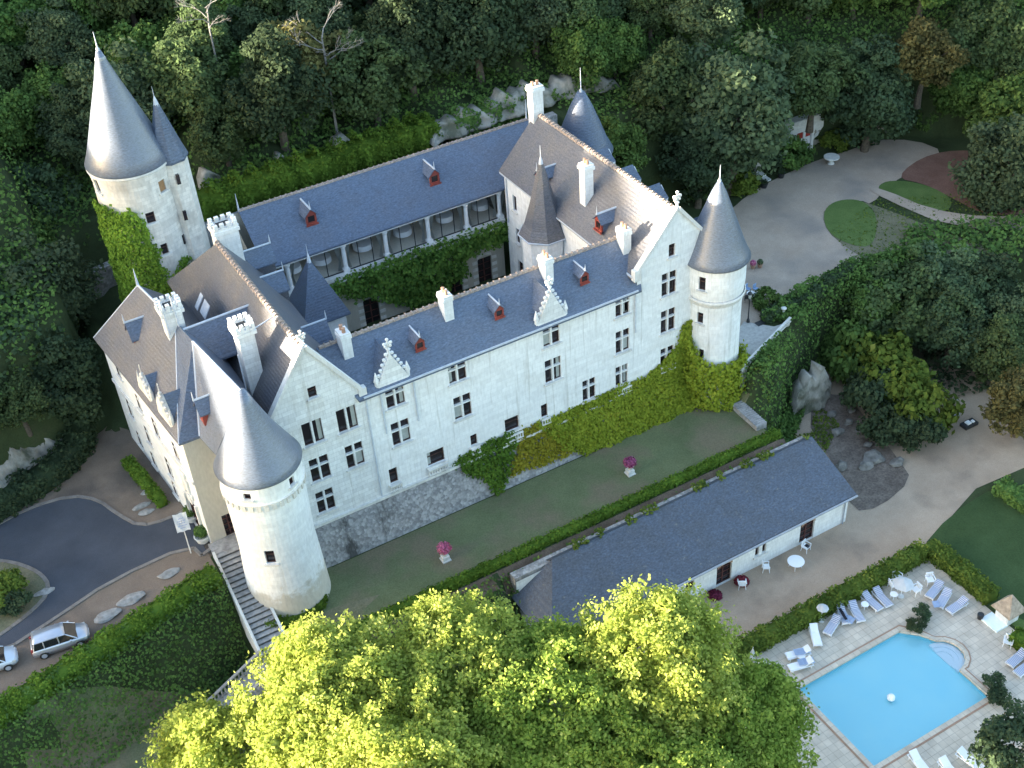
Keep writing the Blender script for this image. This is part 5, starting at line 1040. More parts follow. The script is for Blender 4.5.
# bare dead trees
def dead_tree(label, px, py, z, s, seed):
    gg = random.Random(seed); t = thing('dead_tree', label, 'dead tree', tuple(pz(px, py, z)), gg.uniform(0, 6)); bm = B(); tube(bm, [(0, 0, -9*s), (0, 0, -2*s), (.2*s, .1*s, 0)], [.12*s, .1*s, .06*s], 6); obj('trunk', bm, 'dead_wood', t, shift=False); bm = B()
    def br(p, d, L, r, n):
        q = p+d*L; tube(bm, [p, (p+q)/2+Vector((gg.uniform(-.1, .1),)*3)*L, q], [r, r*.75, r*.5], 5)
        if n:
            for _ in range(3): br(q, (d+Vector((gg.uniform(-.7, .7), gg.uniform(-.7, .7), gg.uniform(-.3, .5)))).normalized(), L*.68, r*.6, n-1)
    for k in range(5): a = k*1.3; br(Vector((0, 0, -k*.5*s)), Vector((math.cos(a)*.9, math.sin(a)*.9, .5)).normalized(), 1.5*s, .06*s, 3)
    obj('crown', bm, 'dead_wood', t, shift=False); return t
dead_tree('bare grey dead tree on the hillside above the arcade', 322, 38, 26, 1.15, 1); dead_tree('bare dead branches at the top of the hillside above the small keep turret', 205, 8, 30, .9, 2)
# ---------------------------------------------------------------- the barn below the terrace
barn = thing('barn', 'long low white outbuilding with a big lichen-spotted slate roof beside the gravel yard', 'outbuilding', (44, 55, -5))
fb = planemap((0, 52.45, 0), X, Y)
def bx_(px, py): return py_(px, py, 52.45)
DW = []
for q, w_, h_, s_ in (((724, 575), 1.5, 2.2, 'door'), ((807, 531), 1.5, 2.2, 'door'), ((757, 553), .38, 1.0, 'bar'), ((764, 550), .38, 1.0, 'bar'), ((690, 588), .8, .9, 'bar'), ((640, 610), .8, .9, 'bar')):
    p = bx_(*q); zc = -5+.08+h_/2 if s_ == 'door' else -3.2; DW.append((hole(p.x, zc, w_, h_), s_))
bm = B(); wall(bm, [(29.3, -5.2), (58.0, -5.2), (58.0, -1.7), (29.3, -1.7)], [d[0] for d in DW], fb, reveal=.3)
wall(bm, [(52.45, -5.2), (57.9, -5.2), (57.9, .3), (52.45, -1.75)], [], planemap((58.0, 0, 0), Y, -X)); wall(bm, [(52.45, -5.2), (57.9, -5.2), (57.9, -2), (52.45, -1.75)], [], planemap((29.3, 0, 0), Y, X)); wall(bm, [(29.3, -5.2), (58, -5.2), (58, -.1), (29.3, -.1)], [], planemap((0, 57.7, 0), X, -Y))
wbn = obj('wall', bm, 'white_stone', barn)
for h, s_ in DW: window(wbn, fb, h, s_, sill=s_ != 'door')
bm = B(); slab(bm, [[(32.6, 57.75, .45), (58.35, 57.75, .45), (58.35, 52.0, -1.65), (28.9, 52.0, -1.65)], [(32.6, 57.75, .45), (28.9, 52.0, -1.65), (28.9, 57.95, -1.6)], [(32.6, 57.75, .45), (58.35, 57.75, .45), (58.35, 58.25, .15), (32.3, 58.25, .15)]], .14); obj('roof', bm, 'slate_barn', barn)
bm = B(); box(bm, 28.9, 58.4, 51.84, 51.98, -1.88, -1.74); obj('gutter', bm, 'zinc', barn); 
for xx in (37.9, 57.6): bm = B(); tube(bm, [(xx, 52.35, -1.85), (xx, 52.35, -5)], [.06, .06], 6); obj('downpipe', bm, 'zinc', barn)
for h, s_ in DW[:2]:
    bm = B()
    for k in range(8):
        a0_, a1_ = PI*k/8, PI*(k+1)/8; cx_ = (h[0]+h[1])/2; x0_, x1_ = sorted((cx_+.7*math.cos(a0_), cx_+.7*math.cos(a1_))); zz_ = h[3]-.12+.3*math.sin((a0_+a1_)/2); box(bm, x0_, x1_, 52.34, 52.44, zz_-.05, zz_+.2)
    obj('door_surround', bm, 'terracotta', barn)
# moss and weeds growing on the barn's back edge
q = rand_in([(34, 57.6), (58, 57.6), (58, 58.5), (34, 58.5)], 1500); hum = (np.sin(q[:, 0]*1.1)+np.sin(q[:, 0]*2.7+1)) > .35; q = q[hum]
scatter('ground_cover', 'yellowish weeds growing along the back edge of the barn roof', 'weeds', np.c_[q, .35+RNG.random(len(q))*.35], np.tile([0, -.3, 1.], (len(q), 1))+RNG.normal(size=(len(q), 3))*.5, 'hedge_leaf', .26, 'stuff')
# ---------------------------------------------------------------- terrace retaining wall, walls behind
def wall_thing(name, label, pts, th, z0, z1, mat, cat='wall', cap=None, f=None):
    bm = B()
    for a, b in zip(pts, pts[1:]):
        a = Vector(a[:2]); b = Vector(b[:2]); d = b-a; obox(bm, tuple((a+b)/2), math.atan2(d.y, d.x), d.length+th*.6, th, z0, z1)
    o = obj(name, bm, mat); tag(o, label, cat); 
    if cap:
        bm = B()
        for a, b in zip(pts, pts[1:]):
            a = Vector(a[:2]); b = Vector(b[:2]); d = b-a; obox(bm, tuple((a+b)/2), math.atan2(d.y, d.x), d.length+th*.6+.02, th+.14, z1+.002, z1+.14)
        obj('coping', bm, cap, o)
    return o
wall_thing('retaining_wall', 'grey rubble retaining wall behind the arcade roof under the long hedge', [(20, 96.2), (57, 96.2)], .9, 3, 15.4, 'grey_rubble')
wall_thing('retaining_wall', 'grey stone retaining wall beside the foot of the keep', [pz(66, 310, 8.6).xy, pz(118, 286, 8.6).xy], .8, 4, 11.2, 'grey_rubble')
bm = B(); box(bm, 29.3, 58.2, 57.85, 58.6, -5, .1); tag(obj('retaining_wall', bm, 'grey_rubble'), 'stone retaining wall along the back of the barn', 'wall')
# rocks
def rock(label, px, py, z, sx, sy, sz_, seed, mat='cliff_rock', group=None, name='rock', blocky=False):
    g_ = np.random.default_rng(seed); bm = B(); bmesh.ops.create_icosphere(bm, subdivisions=3, radius=1)
    ax = nrm(g_.normal(size=(7, 3))); of = g_.uniform(.55, .9, 7)
    for v in bm.verts:
        c = np.array(v.co)
        for a, o_ in zip(ax, of):
            d = c@a
            if d > o_: c = c-a*(d-o_)*.9
        c = c*(1+.05*math.sin(c[0]*7+seed)+.05*math.sin(c[2]*9+c[1]*5)); v.co = (c[0]*sx, c[1]*sy, c[2]*sz_)
    p = pz(px, py, z); bmesh.ops.translate(bm, verts=bm.verts[:], vec=p); return tag(obj(name, bm, mat), label, 'rock', group)
def cliff(label, pts, z0, z1, seed, lean=.35, rough=.5, thick=1.6, top=None, group=None):
    """a broken rock face along a plan line: fluted and ledged front, ragged top, solid behind"""
    P = [Vector(p[:2]) for p in pts]; L = [0]
    for a, b in zip(P, P[1:]): L.append(L[-1]+(b-a).length)
    nx_ = max(6, int(L[-1]/.3)); nz_ = max(4, int((z1-z0)/.3)); V_ = []; F_ = []; ph = seed*1.7
    for i in range(nx_+1):
        s_ = L[-1]*i/nx_; k = max(j for j in range(len(L)) if L[j] <= s_+1e-6); k = min(k, len(P)-2); t = (s_-L[k])/(L[k+1]-L[k]); p = P[k].lerp(P[k+1], t); d = (P[k+1]-P[k]).normalized(); n = Vector((d.y, -d.x))
        env = math.sin(PI*min(1, max(0, i/nx_)))**.35; zt = z0+(z1-z0)*env*(.78+.22*math.sin(s_*1.3+ph)*math.sin(s_*.47+ph*2)+.1*math.sin(s_*4.1+ph))
        for j in range(nz_+1):
            v = j/nz_; z = z0+(zt-z0)*v; dsp = rough*(.5*math.sin(s_*1.9+ph+.6*math.sin(z*1.1))+.35*abs(math.sin(s_*3.7+ph*3+z*.4))+.3*(math.floor(z*1.4+.5*math.sin(s_*.8+ph))%2)+.18*math.sin(z*5+s_*2.3)+RNG.uniform(-.12, .12))
            q = p+n*(dsp-lean*(z-z0)); V_.append((q.x, q.y, z))
        q = p-n*(thick+lean*(zt-z0)); V_.append((q.x, q.y, zt+.1)); V_.append((q.x, q.y, z0))
    m_ = nz_+3
    for i in range(nx_):
        for j in range(m_): a0 = i*m_+j; a1 = i*m_+(j+1) % m_; F_.append((a0, a0+m_, a1+m_, a1))
    F_ = [f if True else f for f in F_]; V_ = np.array(V_)
    return tag(np_mesh('cliff', V_, np.array(F_), ['cliff_rock']), label, 'cliff', group)
cliff('pale limestone outcrop at the left edge behind the big road hedge', [pz(x, y, 4.5).xy for x, y in ((-25, 520), (10, 497), (38, 474), (62, 450), (80, 425))], 3.2, 7.6, 1, .8, .45, 2.5)
cliff('stretch of pale cliff above the hedge, right beside the keep turret', [pz(203, 182, 17).xy, pz(222, 172, 17).xy], 15.5, 18.4, 2, .3, .4, 1.0)
cliff('small pale cliff patch above the hedge left of the first roof dormer', [pz(276, 160, 17).xy, pz(300, 151, 17).xy], 15.2, 17.4, 3, .3, .35, .9)
cliff('pale cliff patch above the hedge between the two roof dormers', [pz(334, 148, 17).xy, pz(358, 139, 17).xy], 15.2, 17.6, 4, .3, .35, .9)
cliff('long broken grey ledge running above the right half of the terrace hedge', [pz(x, y, 17).xy for x, y in ((430, 130), (465, 118), (500, 106), (540, 92), (580, 80), (620, 72))], 15.4, 17.6, 5, .6, .5, 1.2)
cliff('pale cliff face half hidden by trees at the far end of the gravel court', [pz(x, y, 5).xy for x, y in ((872, 128), (893, 120), (915, 108), (935, 98))], 3.2, 8.6, 6, .2, .8, 1.5)
cliff('pale rock face either side of the cave dwelling', [pz(x, y, 4).xy for x, y in ((778, 154), (800, 145), (830, 138), (848, 132))], 3.2, 7.0, 7, .1, .5, 1.2)
cliff('pale striped cliff with a dark hollow above the scree behind the barn end', [pz(x, y, -3.5).xy for x, y in ((793, 405), (806, 403), (820, 397), (833, 386))], -5.2, .2, 8, .06, .35, 1.2)
plain('boulder_rock', (.17, .16, .145), .95, noise=.4, scale=2)
for k, (px, py, s) in enumerate(((838, 432, .55), (848, 422, .4), (860, 430, .4), (866, 466, .55), (874, 458, .85), (842, 466, .6), (852, 410, .35), (832, 414, .4), (868, 445, .35), (897, 462, .55))): rock(('broken boulder %s' % ('nearest the barn corner', 'behind the one at the barn corner', 'in the middle of the rubble', 'low in the rubble', 'largest, at the foot of the spur', 'beside the barn end wall', 'at the top of the rubble', 'under the striped cliff', 'between two larger ones', 'at the foot of the leafy spur tip')[k]), px, py, -4.8, s*1.3, s, s*.7, 50+k, 'boulder_rock', 'boulders behind the barn end', 'boulder')
for k, (px, py, s, lb) in enumerate(((150, 491, .5, 'flat grey stone at the end of the forecourt hedge'), (141, 506, .5, 'long flat grey stone on the forecourt gravel'), (146, 512, .45, 'flat grey stone nearest the road kerb'), (167, 574, .6, 'flat grey stone on the roadside gravel nearest the flag'), (132, 599, .7, 'flat grey stone on the roadside gravel, middle one'), (107, 616, .7, 'flat grey stone on the roadside gravel nearest the silver car'), (955, 400, .35, 'small pale stone at the upper end of the track'), (956, 415, .35, 'small grey stone on the track above the ponds'), (44, 592, .5, 'pale stone at the edge of the road island'))):
    rock(lb, px, py, 3.4 if px < 300 else -4.9, s*1.6, s*.75, s*.3, 80+k, 'slab_stone', None, 'stone_slab')
# ---------------------------------------------------------------- cave dwelling at the back of the court
cv = pz(806, 150, 3.6); cave = thing('cave_dwelling', 'white-fronted cave dwelling with red and white shutters between the shrubs', 'cave house', (cv.x, cv.y, 3.5))
bm = B(); box(bm, cv.x-2.6, cv.x+2.4, cv.y+.2, cv.y+1.5, 3.3, 6.6); box(bm, cv.x-2.2, cv.x+1.9, cv.y+.25, cv.y+1.4, 6.6, 7.3); obj('wall', bm, 'white_stone', cave)
for k, xx in enumerate((-1.0, .1)):
    bm = B(); box(bm, cv.x+xx-.35, cv.x+xx+.35, cv.y+.1, cv.y+.19, 3.6, 5.2); box(bm, cv.x+xx-.35, cv.x+xx+.35, cv.y+.05, cv.y+.18, 5.25, 5.9, 1); obj('shutter', bm, ['white_paint', 'red_paint'], cave)
bm = B(); box(bm, cv.x-.6, cv.x-.3, cv.y-.02, cv.y+.2, 3.5, 5.9); box(bm, cv.x+.55, cv.x+.85, cv.y-.1, cv.y+.2, 3.5, 6.5); obj('door_frame', bm, 'white_paint', cave)
p = pz(757, 165, 4.4); bm = B(); box(bm, p.x-.3, p.x+.3, p.y-.3, p.y+.3, 3.3, 5.6); box(bm, p.x-.4, p.x+.4, p.y-.4, p.y+.4, 5.6, 5.75); lathe(bm, (p.x, p.y), [(.3, 5.75), (.1, 6.1), (.05, 6.3)], 8); tag(obj('gate_pillar', bm, 'trim_stone'), 'pale stone pillar between shrubs left of the cave dwelling', 'pillar')
p = pz(762, 178, 3.55); bm = B(); prism(bm, [(p.x-.5, p.y-.9), (p.x+.5, p.y-.9), (p.x+.6, p.y+.9), (p.x-.4, p.y+.9)], 3.4, 3.66); prism(bm, [(p.x-.45, p.y), (p.x+.55, p.y), (p.x+.6, p.y+.9), (p.x-.4, p.y+.9)], 3.66, 3.8); tag(obj('stone_step', bm, 'bright_stone'), 'pale stone steps between shrubs at the back of the court', 'steps')
for q, lb in (((764, 187), 'dark flower tub at the edge of the court, left one'), ((781, 177), 'dark flower tub at the edge of the court, right one')):
    p = pz(*q, 3.6); t = thing('flower_tub', lb, 'flower tub', (p.x, p.y, 3.55)); bm = B(); lathe(bm, (0, 0), [(.28, 0), (.4, .5), (.42, .55), (.34, .55), (.3, .45)], 14); obj('tub', bm, 'iron', t, shift=False)
    C = np.c_[RNG.normal(size=(220, 2))*.2, .55+RNG.random(220)*.35]; V_, Q_ = leaf_quads(C, nrm(RNG.normal(size=(220, 3))+[0, 0, 1]), np.full(220, .14)); np_mesh('foliage', V_, Q_, ['leaf_dark'], parent=t, shift=False)
# ---------------------------------------------------------------- furniture builders
def rot(x, y, a): return (x*math.cos(a)-y*math.sin(a), x*math.sin(a)+y*math.cos(a))
p = pz(831, 163, 3.6); t = thing('stone_table', 'round white stone table on a pedestal in the gravel court', 'table', (p.x, p.y, 3.54)); bm = B(); lathe(bm, (0, 0), [(.38, 0), (.32, .15), (.18, .3), (.2, .6), (.34, .7)], 14); obj('pedestal', bm, 'bright_stone', t, shift=False); bm = B(); lathe(bm, (0, 0), [(.78, .7), (.85, .74), (.85, .84), (.8, .87)], 28); obj('table_top', bm, 'bright_stone', t, shift=False)
def make_chair(name, label, mat='white_plastic'):
    t = thing(name, label, 'chair'); bm = B(); box(bm, -.26, .26, -.25, .25, .40, .44); obj('seat', bm, mat, t, shift=False)
    bm = B()
    for k in range(7):
        a = math.radians(200+k*140/6-0); 
    for k in range(5): x = -.22+.11*k; box(bm, x-.03, x+.03, .235+.03*(1-abs(k-2)/2), .265+.03*(1-abs(k-2)/2), .44, .84)
    box(bm, -.27, .27, .22, .28, .80, .90); obj('backrest', bm, mat, t, shift=False)
    for s in (-1, 1): bm = B(); box(bm, s*.29-.03, s*.29+.03, -.25, .27, .62, .66); box(bm, s*.29-.025, s*.29+.025, -.25, -.2, .4, .62); obj('armrest', bm, mat, t, shift=False)
    for sx in (-1, 1):
        for sy in (-1, 1): bm = B(); tube(bm, [(sx*.22, sy*.2, .40), (sx*.27, sy*.26, 0)], [.03, .022], 6); obj('leg', bm, mat, t, shift=False)
    return t
ch0 = make_chair('garden_chair', 'x'); used = [0]
def chair(px, py, rz, label, z=-4.93, group='white garden chairs', s=1.0):
    p = pz(px, py, z+.4); o = ch0 if not used[0] else copy_tree(ch0); used[0] = 1; o.location = (p.x, p.y, z); o.rotation_euler = (0, 0, rz); o.scale = (s,)*3; o['label'] = label; o['group'] = group; return o
for q, r_, lb in (((742, 584), 2.6, 'white plastic chair alone on the gravel left of the barn table'), ((766, 567), 1.0, 'white plastic chair beside the barn windows'), ((806, 547), .3, 'white chair with dark things on it by the right barn door')): chair(*q, r_, lb, -4.95, 'white garden chairs in the barn yard', 1.1)
for q, r_, lb in (((893, 585), 1.3, 'white chair left of the open white parasol'), ((897, 577), .2, 'white chair behind the open white parasol'), ((916, 590), -1.6, 'white chair right of the open white parasol'), ((930, 580), -.4, 'white chair tucked into the hedge corner beside the striped loungers'), ((1008, 642), -1.0, 'white chair in front of the clipped hedge by the pool shed'), ((746, 669), 1.8, 'white chair left of the closed parasol'), ((760, 668), -1.2, 'white chair right of the closed parasol')): chair(*q, r_, lb, -4.93, 'white garden chairs by the pool', 1.1)
def round_table(px, py, z, label, r=.55, cat='table', name='garden_table', mat='white_plastic', h=.72):
    p = pz(px, py, z+h); t = thing(name, label, cat, (p.x, p.y, z)); bm = B(); lathe(bm, (0, 0), [(r, h-.04), (r+.01, h-.02), (r, h)], 26); obj('table_top', bm, mat, t, shift=False)
    for k in range(4): a = PI/4+k*PI/2; bm = B(); tube(bm, [(math.cos(a)*r*.6, math.sin(a)*r*.6, h-.04), (math.cos(a)*r*.75, math.sin(a)*r*.75, 0)], [.03, .025], 6); obj('leg', bm, mat, t, shift=False)
    return t
round_table(796, 561, -4.95, 'round white table on the gravel in front of the barn', .68)
round_table(801, 655, -4.93, 'small round white table between the pool loungers on the left', .33, h=.45); round_table(865, 604, -4.93, 'small white side table beside the pair of striped loungers', .3, h=.45); round_table(894, 594, -4.93, 'small white side table in front of the open parasol', .3, h=.45)
round_table(752, 673, -4.93, 'white table under the closed parasol', .5)
# loungers
def make_lounger(label, mat):
    t = thing('sun_lounger', label, 'sun lounger'); bm = B()
    for s in (-1, 1): box(bm, s*.32-.03, s*.32+.03, -.95, .95, .27, .33)
    box(bm, -.29, .29, -.95, -.9, .27, .33); box(bm, -.29, .29, .9, .95, .27, .33); obj('frame', bm, 'white_plastic', t, shift=False)
    bm = B(); box(bm, -.3, .3, -.93, .25, .335, .42); obj('cushion', bm, mat, t, shift=False)
    bm = B(); vs = []
    for z0 in (0, .085):
        for x in (-.3, .3): vs += [bm.verts.new((x, .26, .335+z0)), bm.verts.new((x, .93-z0*.3, .66+z0))]
    for f in ((0, 1, 3, 2), (4, 6, 7, 5), (0, 4, 5, 1), (2, 3, 7, 6), (0, 2, 6, 4), (1, 5, 7, 3)): bm.faces.new([vs[i] for i in f])
    obj('backrest', bm, mat, t, shift=False)
    for sx in (-1, 1):
        for sy in (-1, 1): bm = B(); box(bm, sx*.3-.03, sx*.3+.03, sy*.75-.03, sy*.75+.03, 0, .27); obj('leg', bm, 'white_plastic', t, shift=False)
    return t
LG = {m_: make_lounger('x', m_) for m_ in ('stripe_fabric', 'white_plastic')}; lu = {}
def lounger(hp, fp, label, mat='stripe_fabric'):
    a = pz(*hp, -4.5); b = pz(*fp, -4.6); c = (a+b)/2; d = (a-b); o = LG[mat] if not lu.get(mat) else copy_tree(LG[mat]); lu[mat] = 1
    o.location = (c.x, c.y, -4.93); o.rotation_euler = (0, 0, math.atan2(d.y, d.x)-PI/2); o['label'] = label; o['group'] = 'sun loungers round the pool'; return o
for hp, fp, lb, mt in (((813, 626), (818, 645), 'plain white lounger standing alone left of the half-open parasol', 'white_plastic'), ((838, 616), (826, 635), 'striped lounger right of the half-open parasol', 'stripe_fabric'), ((840, 607), (846, 621), 'striped lounger half hidden behind the dark towel', 'stripe_fabric'), ((851, 602), (862, 622), 'striped lounger left of the small white side table', 'stripe_fabric'),
                       ((864, 594), (880, 609), 'striped lounger directly right of the small side table', 'stripe_fabric'), ((875, 589), (890, 606), 'striped lounger left of the open parasol group', 'stripe_fabric'), ((941, 582), (928, 598), 'striped lounger nearest the hedge corner chair', 'stripe_fabric'), ((949, 589), (938, 608), 'striped lounger with a blue towel, middle of the right-hand three', 'stripe_fabric'),
                       ((965, 600), (949, 611), 'striped lounger nearest the tiled shed', 'stripe_fabric'), ((808, 650), (788, 656), 'lounger with a pale blue towel, rear one of the left pair', 'white_plastic'), ((811, 661), (790, 668), 'lounger with a pale blue towel, front one of the left pair', 'white_plastic'), ((1024, 652), (1010, 664), 'striped lounger at the right edge, rear one', 'stripe_fabric'), ((1032, 662), (1018, 673), 'striped lounger at the right edge, front one', 'stripe_fabric'),
                       ((914, 755), (926, 771), 'plain lounger below the pool at the bottom edge', 'white_plastic'), ((945, 763), (956, 776), 'plain lounger at the bottom edge left of the corner tree', 'white_plastic'), ((962, 753), (978, 766), 'plain lounger partly under the corner tree', 'white_plastic')): lounger(hp, fp, lb, mt)
def towel(px, py, z, w_, l_, a, mat, label):
    p = pz(px, py, z); bm = B(); n = 6; V_ = [[bm.verts.new((p.x+rot(-w_/2+w_*i/2, -l_/2+l_*j/n, a)[0], p.y+rot(-w_/2+w_*i/2, -l_/2+l_*j/n, a)[1], z+.02*math.sin(j*1.7+i))) for j in range(n+1)] for i in range(3)]
    for i in range(2):
        for j in range(n): bm.faces.new((V_[i][j], V_[i+1][j], V_[i+1][j+1], V_[i][j+1]))
    bmesh.ops.solidify(bm, geom=bm.faces[:], thickness=.03); return tag(obj('towel', bm, mat), label, 'towel')
plain('slab_pale', (.40, .39, .37), .9, noise=.2)
plain('pale_blue_cloth', (.50, .60, .78), .9, noise=.05)
towel(802, 651, -4.38, .6, 1.2, 1.2, 'pale_blue_cloth', 'pale blue towel spread on the rear lounger of the left pair'); towel(806, 661, -4.38, .6, 1.2, 1.2, 'pale_blue_cloth', 'pale blue towel spread on the front lounger of the left pair')
towel(849, 619, -4.5, .7, .8, .4, 'pale_blue_cloth', 'sky blue towel draped between two striped loungers'); towel(936, 604, -4.38, .5, .7, -.5, 'pale_blue_cloth', 'light blue towel at the foot of the middle right lounger'); towel(843, 614, -4.3, .25, 1.2, -.3, 'dark_cloth', 'black towel hanging between striped loungers')
towel(807, 546, -4.45, .4, .4, .3, 'dark_cloth', 'dark cloth lying on the chair by the right barn door')
# parasols
def parasol(px, py, z, r, h, label, openness=1.0, panels=8, tilt=0):
    p = pz(px, py, z+h); t = thing('parasol', label, 'parasol', (p.x, p.y, z)); bm = B(); tube(bm, [(0, 0, .0), (0, 0, h+.1)], [.03, .025], 8); obj('pole', bm, 'white_paint', t, shift=False)
    bm = B(); lathe(bm, (0, 0), [(.26, 0), (.26, .08), (.08, .12)], 14); obj('base', bm, 'trim_stone', t, shift=False); bm = B(); top = bm.verts.new((0, 0, h)); R_ = []; n = panels*2
    dz = r*.55 if openness > .8 else h*.52
    for k in range(n): rr = r*(1 if k % 2 == 0 else (.93 if openness > .8 else .6)); a = k*PI/panels; R_.append((bm.verts.new((rr*.55*math.cos(a), rr*.55*math.sin(a), h-dz*.42)), bm.verts.new((rr*math.cos(a), rr*math.sin(a), h-dz-(0 if k % 2 == 0 else -.03)))))
    for k in range(n): a, b = R_[k], R_[(k+1) % n]; bm.faces.new((top, a[0], b[0])); bm.faces.new((a[0], a[1], b[1], b[0]))
    bmesh.ops.solidify(bm, geom=bm.faces[:], thickness=.02); obj('canopy', bm, 'cloth_white', t, shift=False)
    return t
parasol(904, 580, -4.93, .85, 1.9, 'open white parasol between white chairs in the hedge corner', 1.0, 6)
parasol(823, 606, -4.93, .48, 1.7, 'small scalloped half-open white parasol against the hedge', .9, 8); parasol(753, 648, -4.93, .3, 2.1, 'closed white parasol standing near the big trees', .3, 6)
# tiled pool shed
p = pz(1006, 618, -4.95); sh_ = thing('pool_shed', 'small square shed with a pointed tiled roof by the pool', 'shed', (p.x, p.y, -4.95)); bm = B(); box(bm, p.x-.6, p.x+.6, p.y-.6, p.y+.6, -5, -3.7); obj('wall', bm, 'white_stone', sh_)
bm = B(); ap = (p.x, p.y, -2.3); bs = [(p.x-.9, p.y-.9, -3.75), (p.x+.9, p.y-.9, -3.75), (p.x+.9, p.y+.9, -3.75), (p.x-.9, p.y+.9, -3.75)]; slab(bm, [[bs[i], bs[(i+1) % 4], ap] for i in range(4)], .1); obj('roof', bm, 'tan_tile', sh_)
p = pz(995, 622, -4.9); bm = B(); prism(bm, [(p.x-.7, p.y-.8), (p.x+.5, p.y-.8), (p.x+.5, p.y+.8), (p.x-.7, p.y+.8)], -4.95, -4.8); tag(obj('foot_bath', bm, 'pool_step'), 'pale blue shower basin in front of the tiled pool shed', 'basin')
p = pz(891, 698, -5.1); bm = B(); bmesh.ops.create_icosphere(bm, subdivisions=3, radius=.3, matrix=Matrix.Translation((p.x, p.y, -5.05))); tag(obj('pool_float', bm, 'white_plastic', smooth=True), 'white round float in the middle of the pool', 'float')
p = pz(980, 618, -4.9); bm = B(); lathe(bm, (p.x, p.y), [(.2, -4.95), (.26, -4.5), (.24, -4.45)], 12); tag(obj('litter_bin', bm, 'iron'), 'small dark bin at the end of the pool hedge', 'bin')
# urns of pink flowers
def urn(px, py, z, label, s=1.0):
    p = pz(px, py, z+.4); t = thing('flower_urn', label, 'urn', (p.x, p.y, z)); bm = B(); box(bm, -.42*s, .42*s, -.42*s, .42*s, 0, .12*s); box(bm, -.33*s, .33*s, -.33*s, .33*s, .12*s, .55*s); obj('pedestal', bm, 'bright_stone', t, shift=False)
    bm = B(); lathe(bm, (0, 0), [(.16*s, .55*s), (.12*s, .65*s), (.3*s, .85*s), (.42*s, 1.1*s), (.46*s, 1.14*s), (.38*s, 1.15*s), (.3*s, 1.0*s)], 18); obj('urn', bm, 'bright_stone', t, shift=False, smooth=True)
    n = 900; d = nrm(RNG.normal(size=(n, 3))); C = d*RNG.uniform(.4, .72, (n, 1))*s; C[:, 2] = C[:, 2]*.75+1.5*s; V_, Q_ = leaf_quads(C, nrm(d+RNG.normal(size=d.shape)*.4), np.full(n, .15*s)); np_mesh('flowers', V_, Q_, ['flower_pink'], parent=t, shift=False)
    C = d[:300]*.4*s; C[:, 2] = C[:, 2]*.6+1.3*s; V_, Q_ = leaf_quads(C, d[:300], np.full(300, .18*s)); np_mesh('foliage', V_, Q_, ['leaf_bush'], parent=t, shift=False); return t
urn(445, 556, .04, 'white stone urn of pink flowers on the lawn, nearer the big front tower', .85); urn(630, 470, .04, 'white stone urn of pink flowers on the lawn, nearer the right tower', .85)
for q, lb in (((715, 594), 'round bed of dark red flowers left of the left barn door'), ((742, 580), 'round bed of dark red flowers right of the left barn door')):
    p = pz(*q, -4.7); n = 900; d = nrm(RNG.normal(size=(n, 3))); d[:, 2] = abs(d[:, 2]); C = d*RNG.uniform(.35, .62, (n, 1)); C[:, 2] *= .8; C += np.array([p.x, p.y, -4.93]); scatter('flower_bush', lb, 'flowers', C, d+RNG.normal(size=d.shape)*.4, 'flower_dark', .16)
for q, lb in (((191, 515), 'stone trough of shrubs left of the entrance door'), ((202, 536), 'round stone planter with a green shrub at the castle corner')):
    p = pz(*q, 3.8); t = thing('planter', lb, 'planter', (p.x, p.y, 3.32)); bm = B(); lathe(bm, (0, 0), [(.45, 0), (.6, .5), (.64, .55), (.54, .56), (.5, .4)], 18); obj('bowl', bm, 'bright_stone', t, shift=False); n = 700; d = nrm(RNG.normal(size=(n, 3))); C = d*RNG.uniform(.3, .6, (n, 1)); C[:, 2] = C[:, 2]*.9+.95; V_, Q_ = leaf_quads(C, d, np.full(n, .17)); np_mesh('foliage', V_, Q_, ['leaf_bush'], parent=t, shift=False)
# stairs beside the front tower
st_ = thing('stone_stairs', 'grey stone staircase running down beside the big front tower and turning below it', 'stairs', (11.2, 65, -3)); bm = B(); n = 20
for k in range(n):
    y1 = 69.6-k*(69.6-61.4)/n; y0 = y1-(69.6-61.4)/n; z = 3.45-k*3.45/n; box(bm, 10.25, 12.1, y0, y1, z-.9, z)
box(bm, 10.1, 12.35, 59.4, 61.4, -1.0, .02); box(bm, 10.1, 12.3, 69.62, 71.0, 2.6, 3.47); obj('upper_flight', bm, 'step_stone', st_)
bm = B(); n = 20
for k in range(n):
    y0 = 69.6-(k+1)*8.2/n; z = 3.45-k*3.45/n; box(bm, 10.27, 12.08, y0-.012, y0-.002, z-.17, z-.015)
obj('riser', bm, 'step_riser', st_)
bm = B(); n = 16
for k in range(n): x1 = 10.08-k*5.4/n; z = -.12-k*2.9/n; prism(bm, [(x1-5.4/n, 59.3-.02*k), (x1, 59.3-.02*k), (x1, 61.2), (x1-5.4/n, 61.2)], z-.9, z)
obj('lower_flight', bm, 'step_stone', st_)
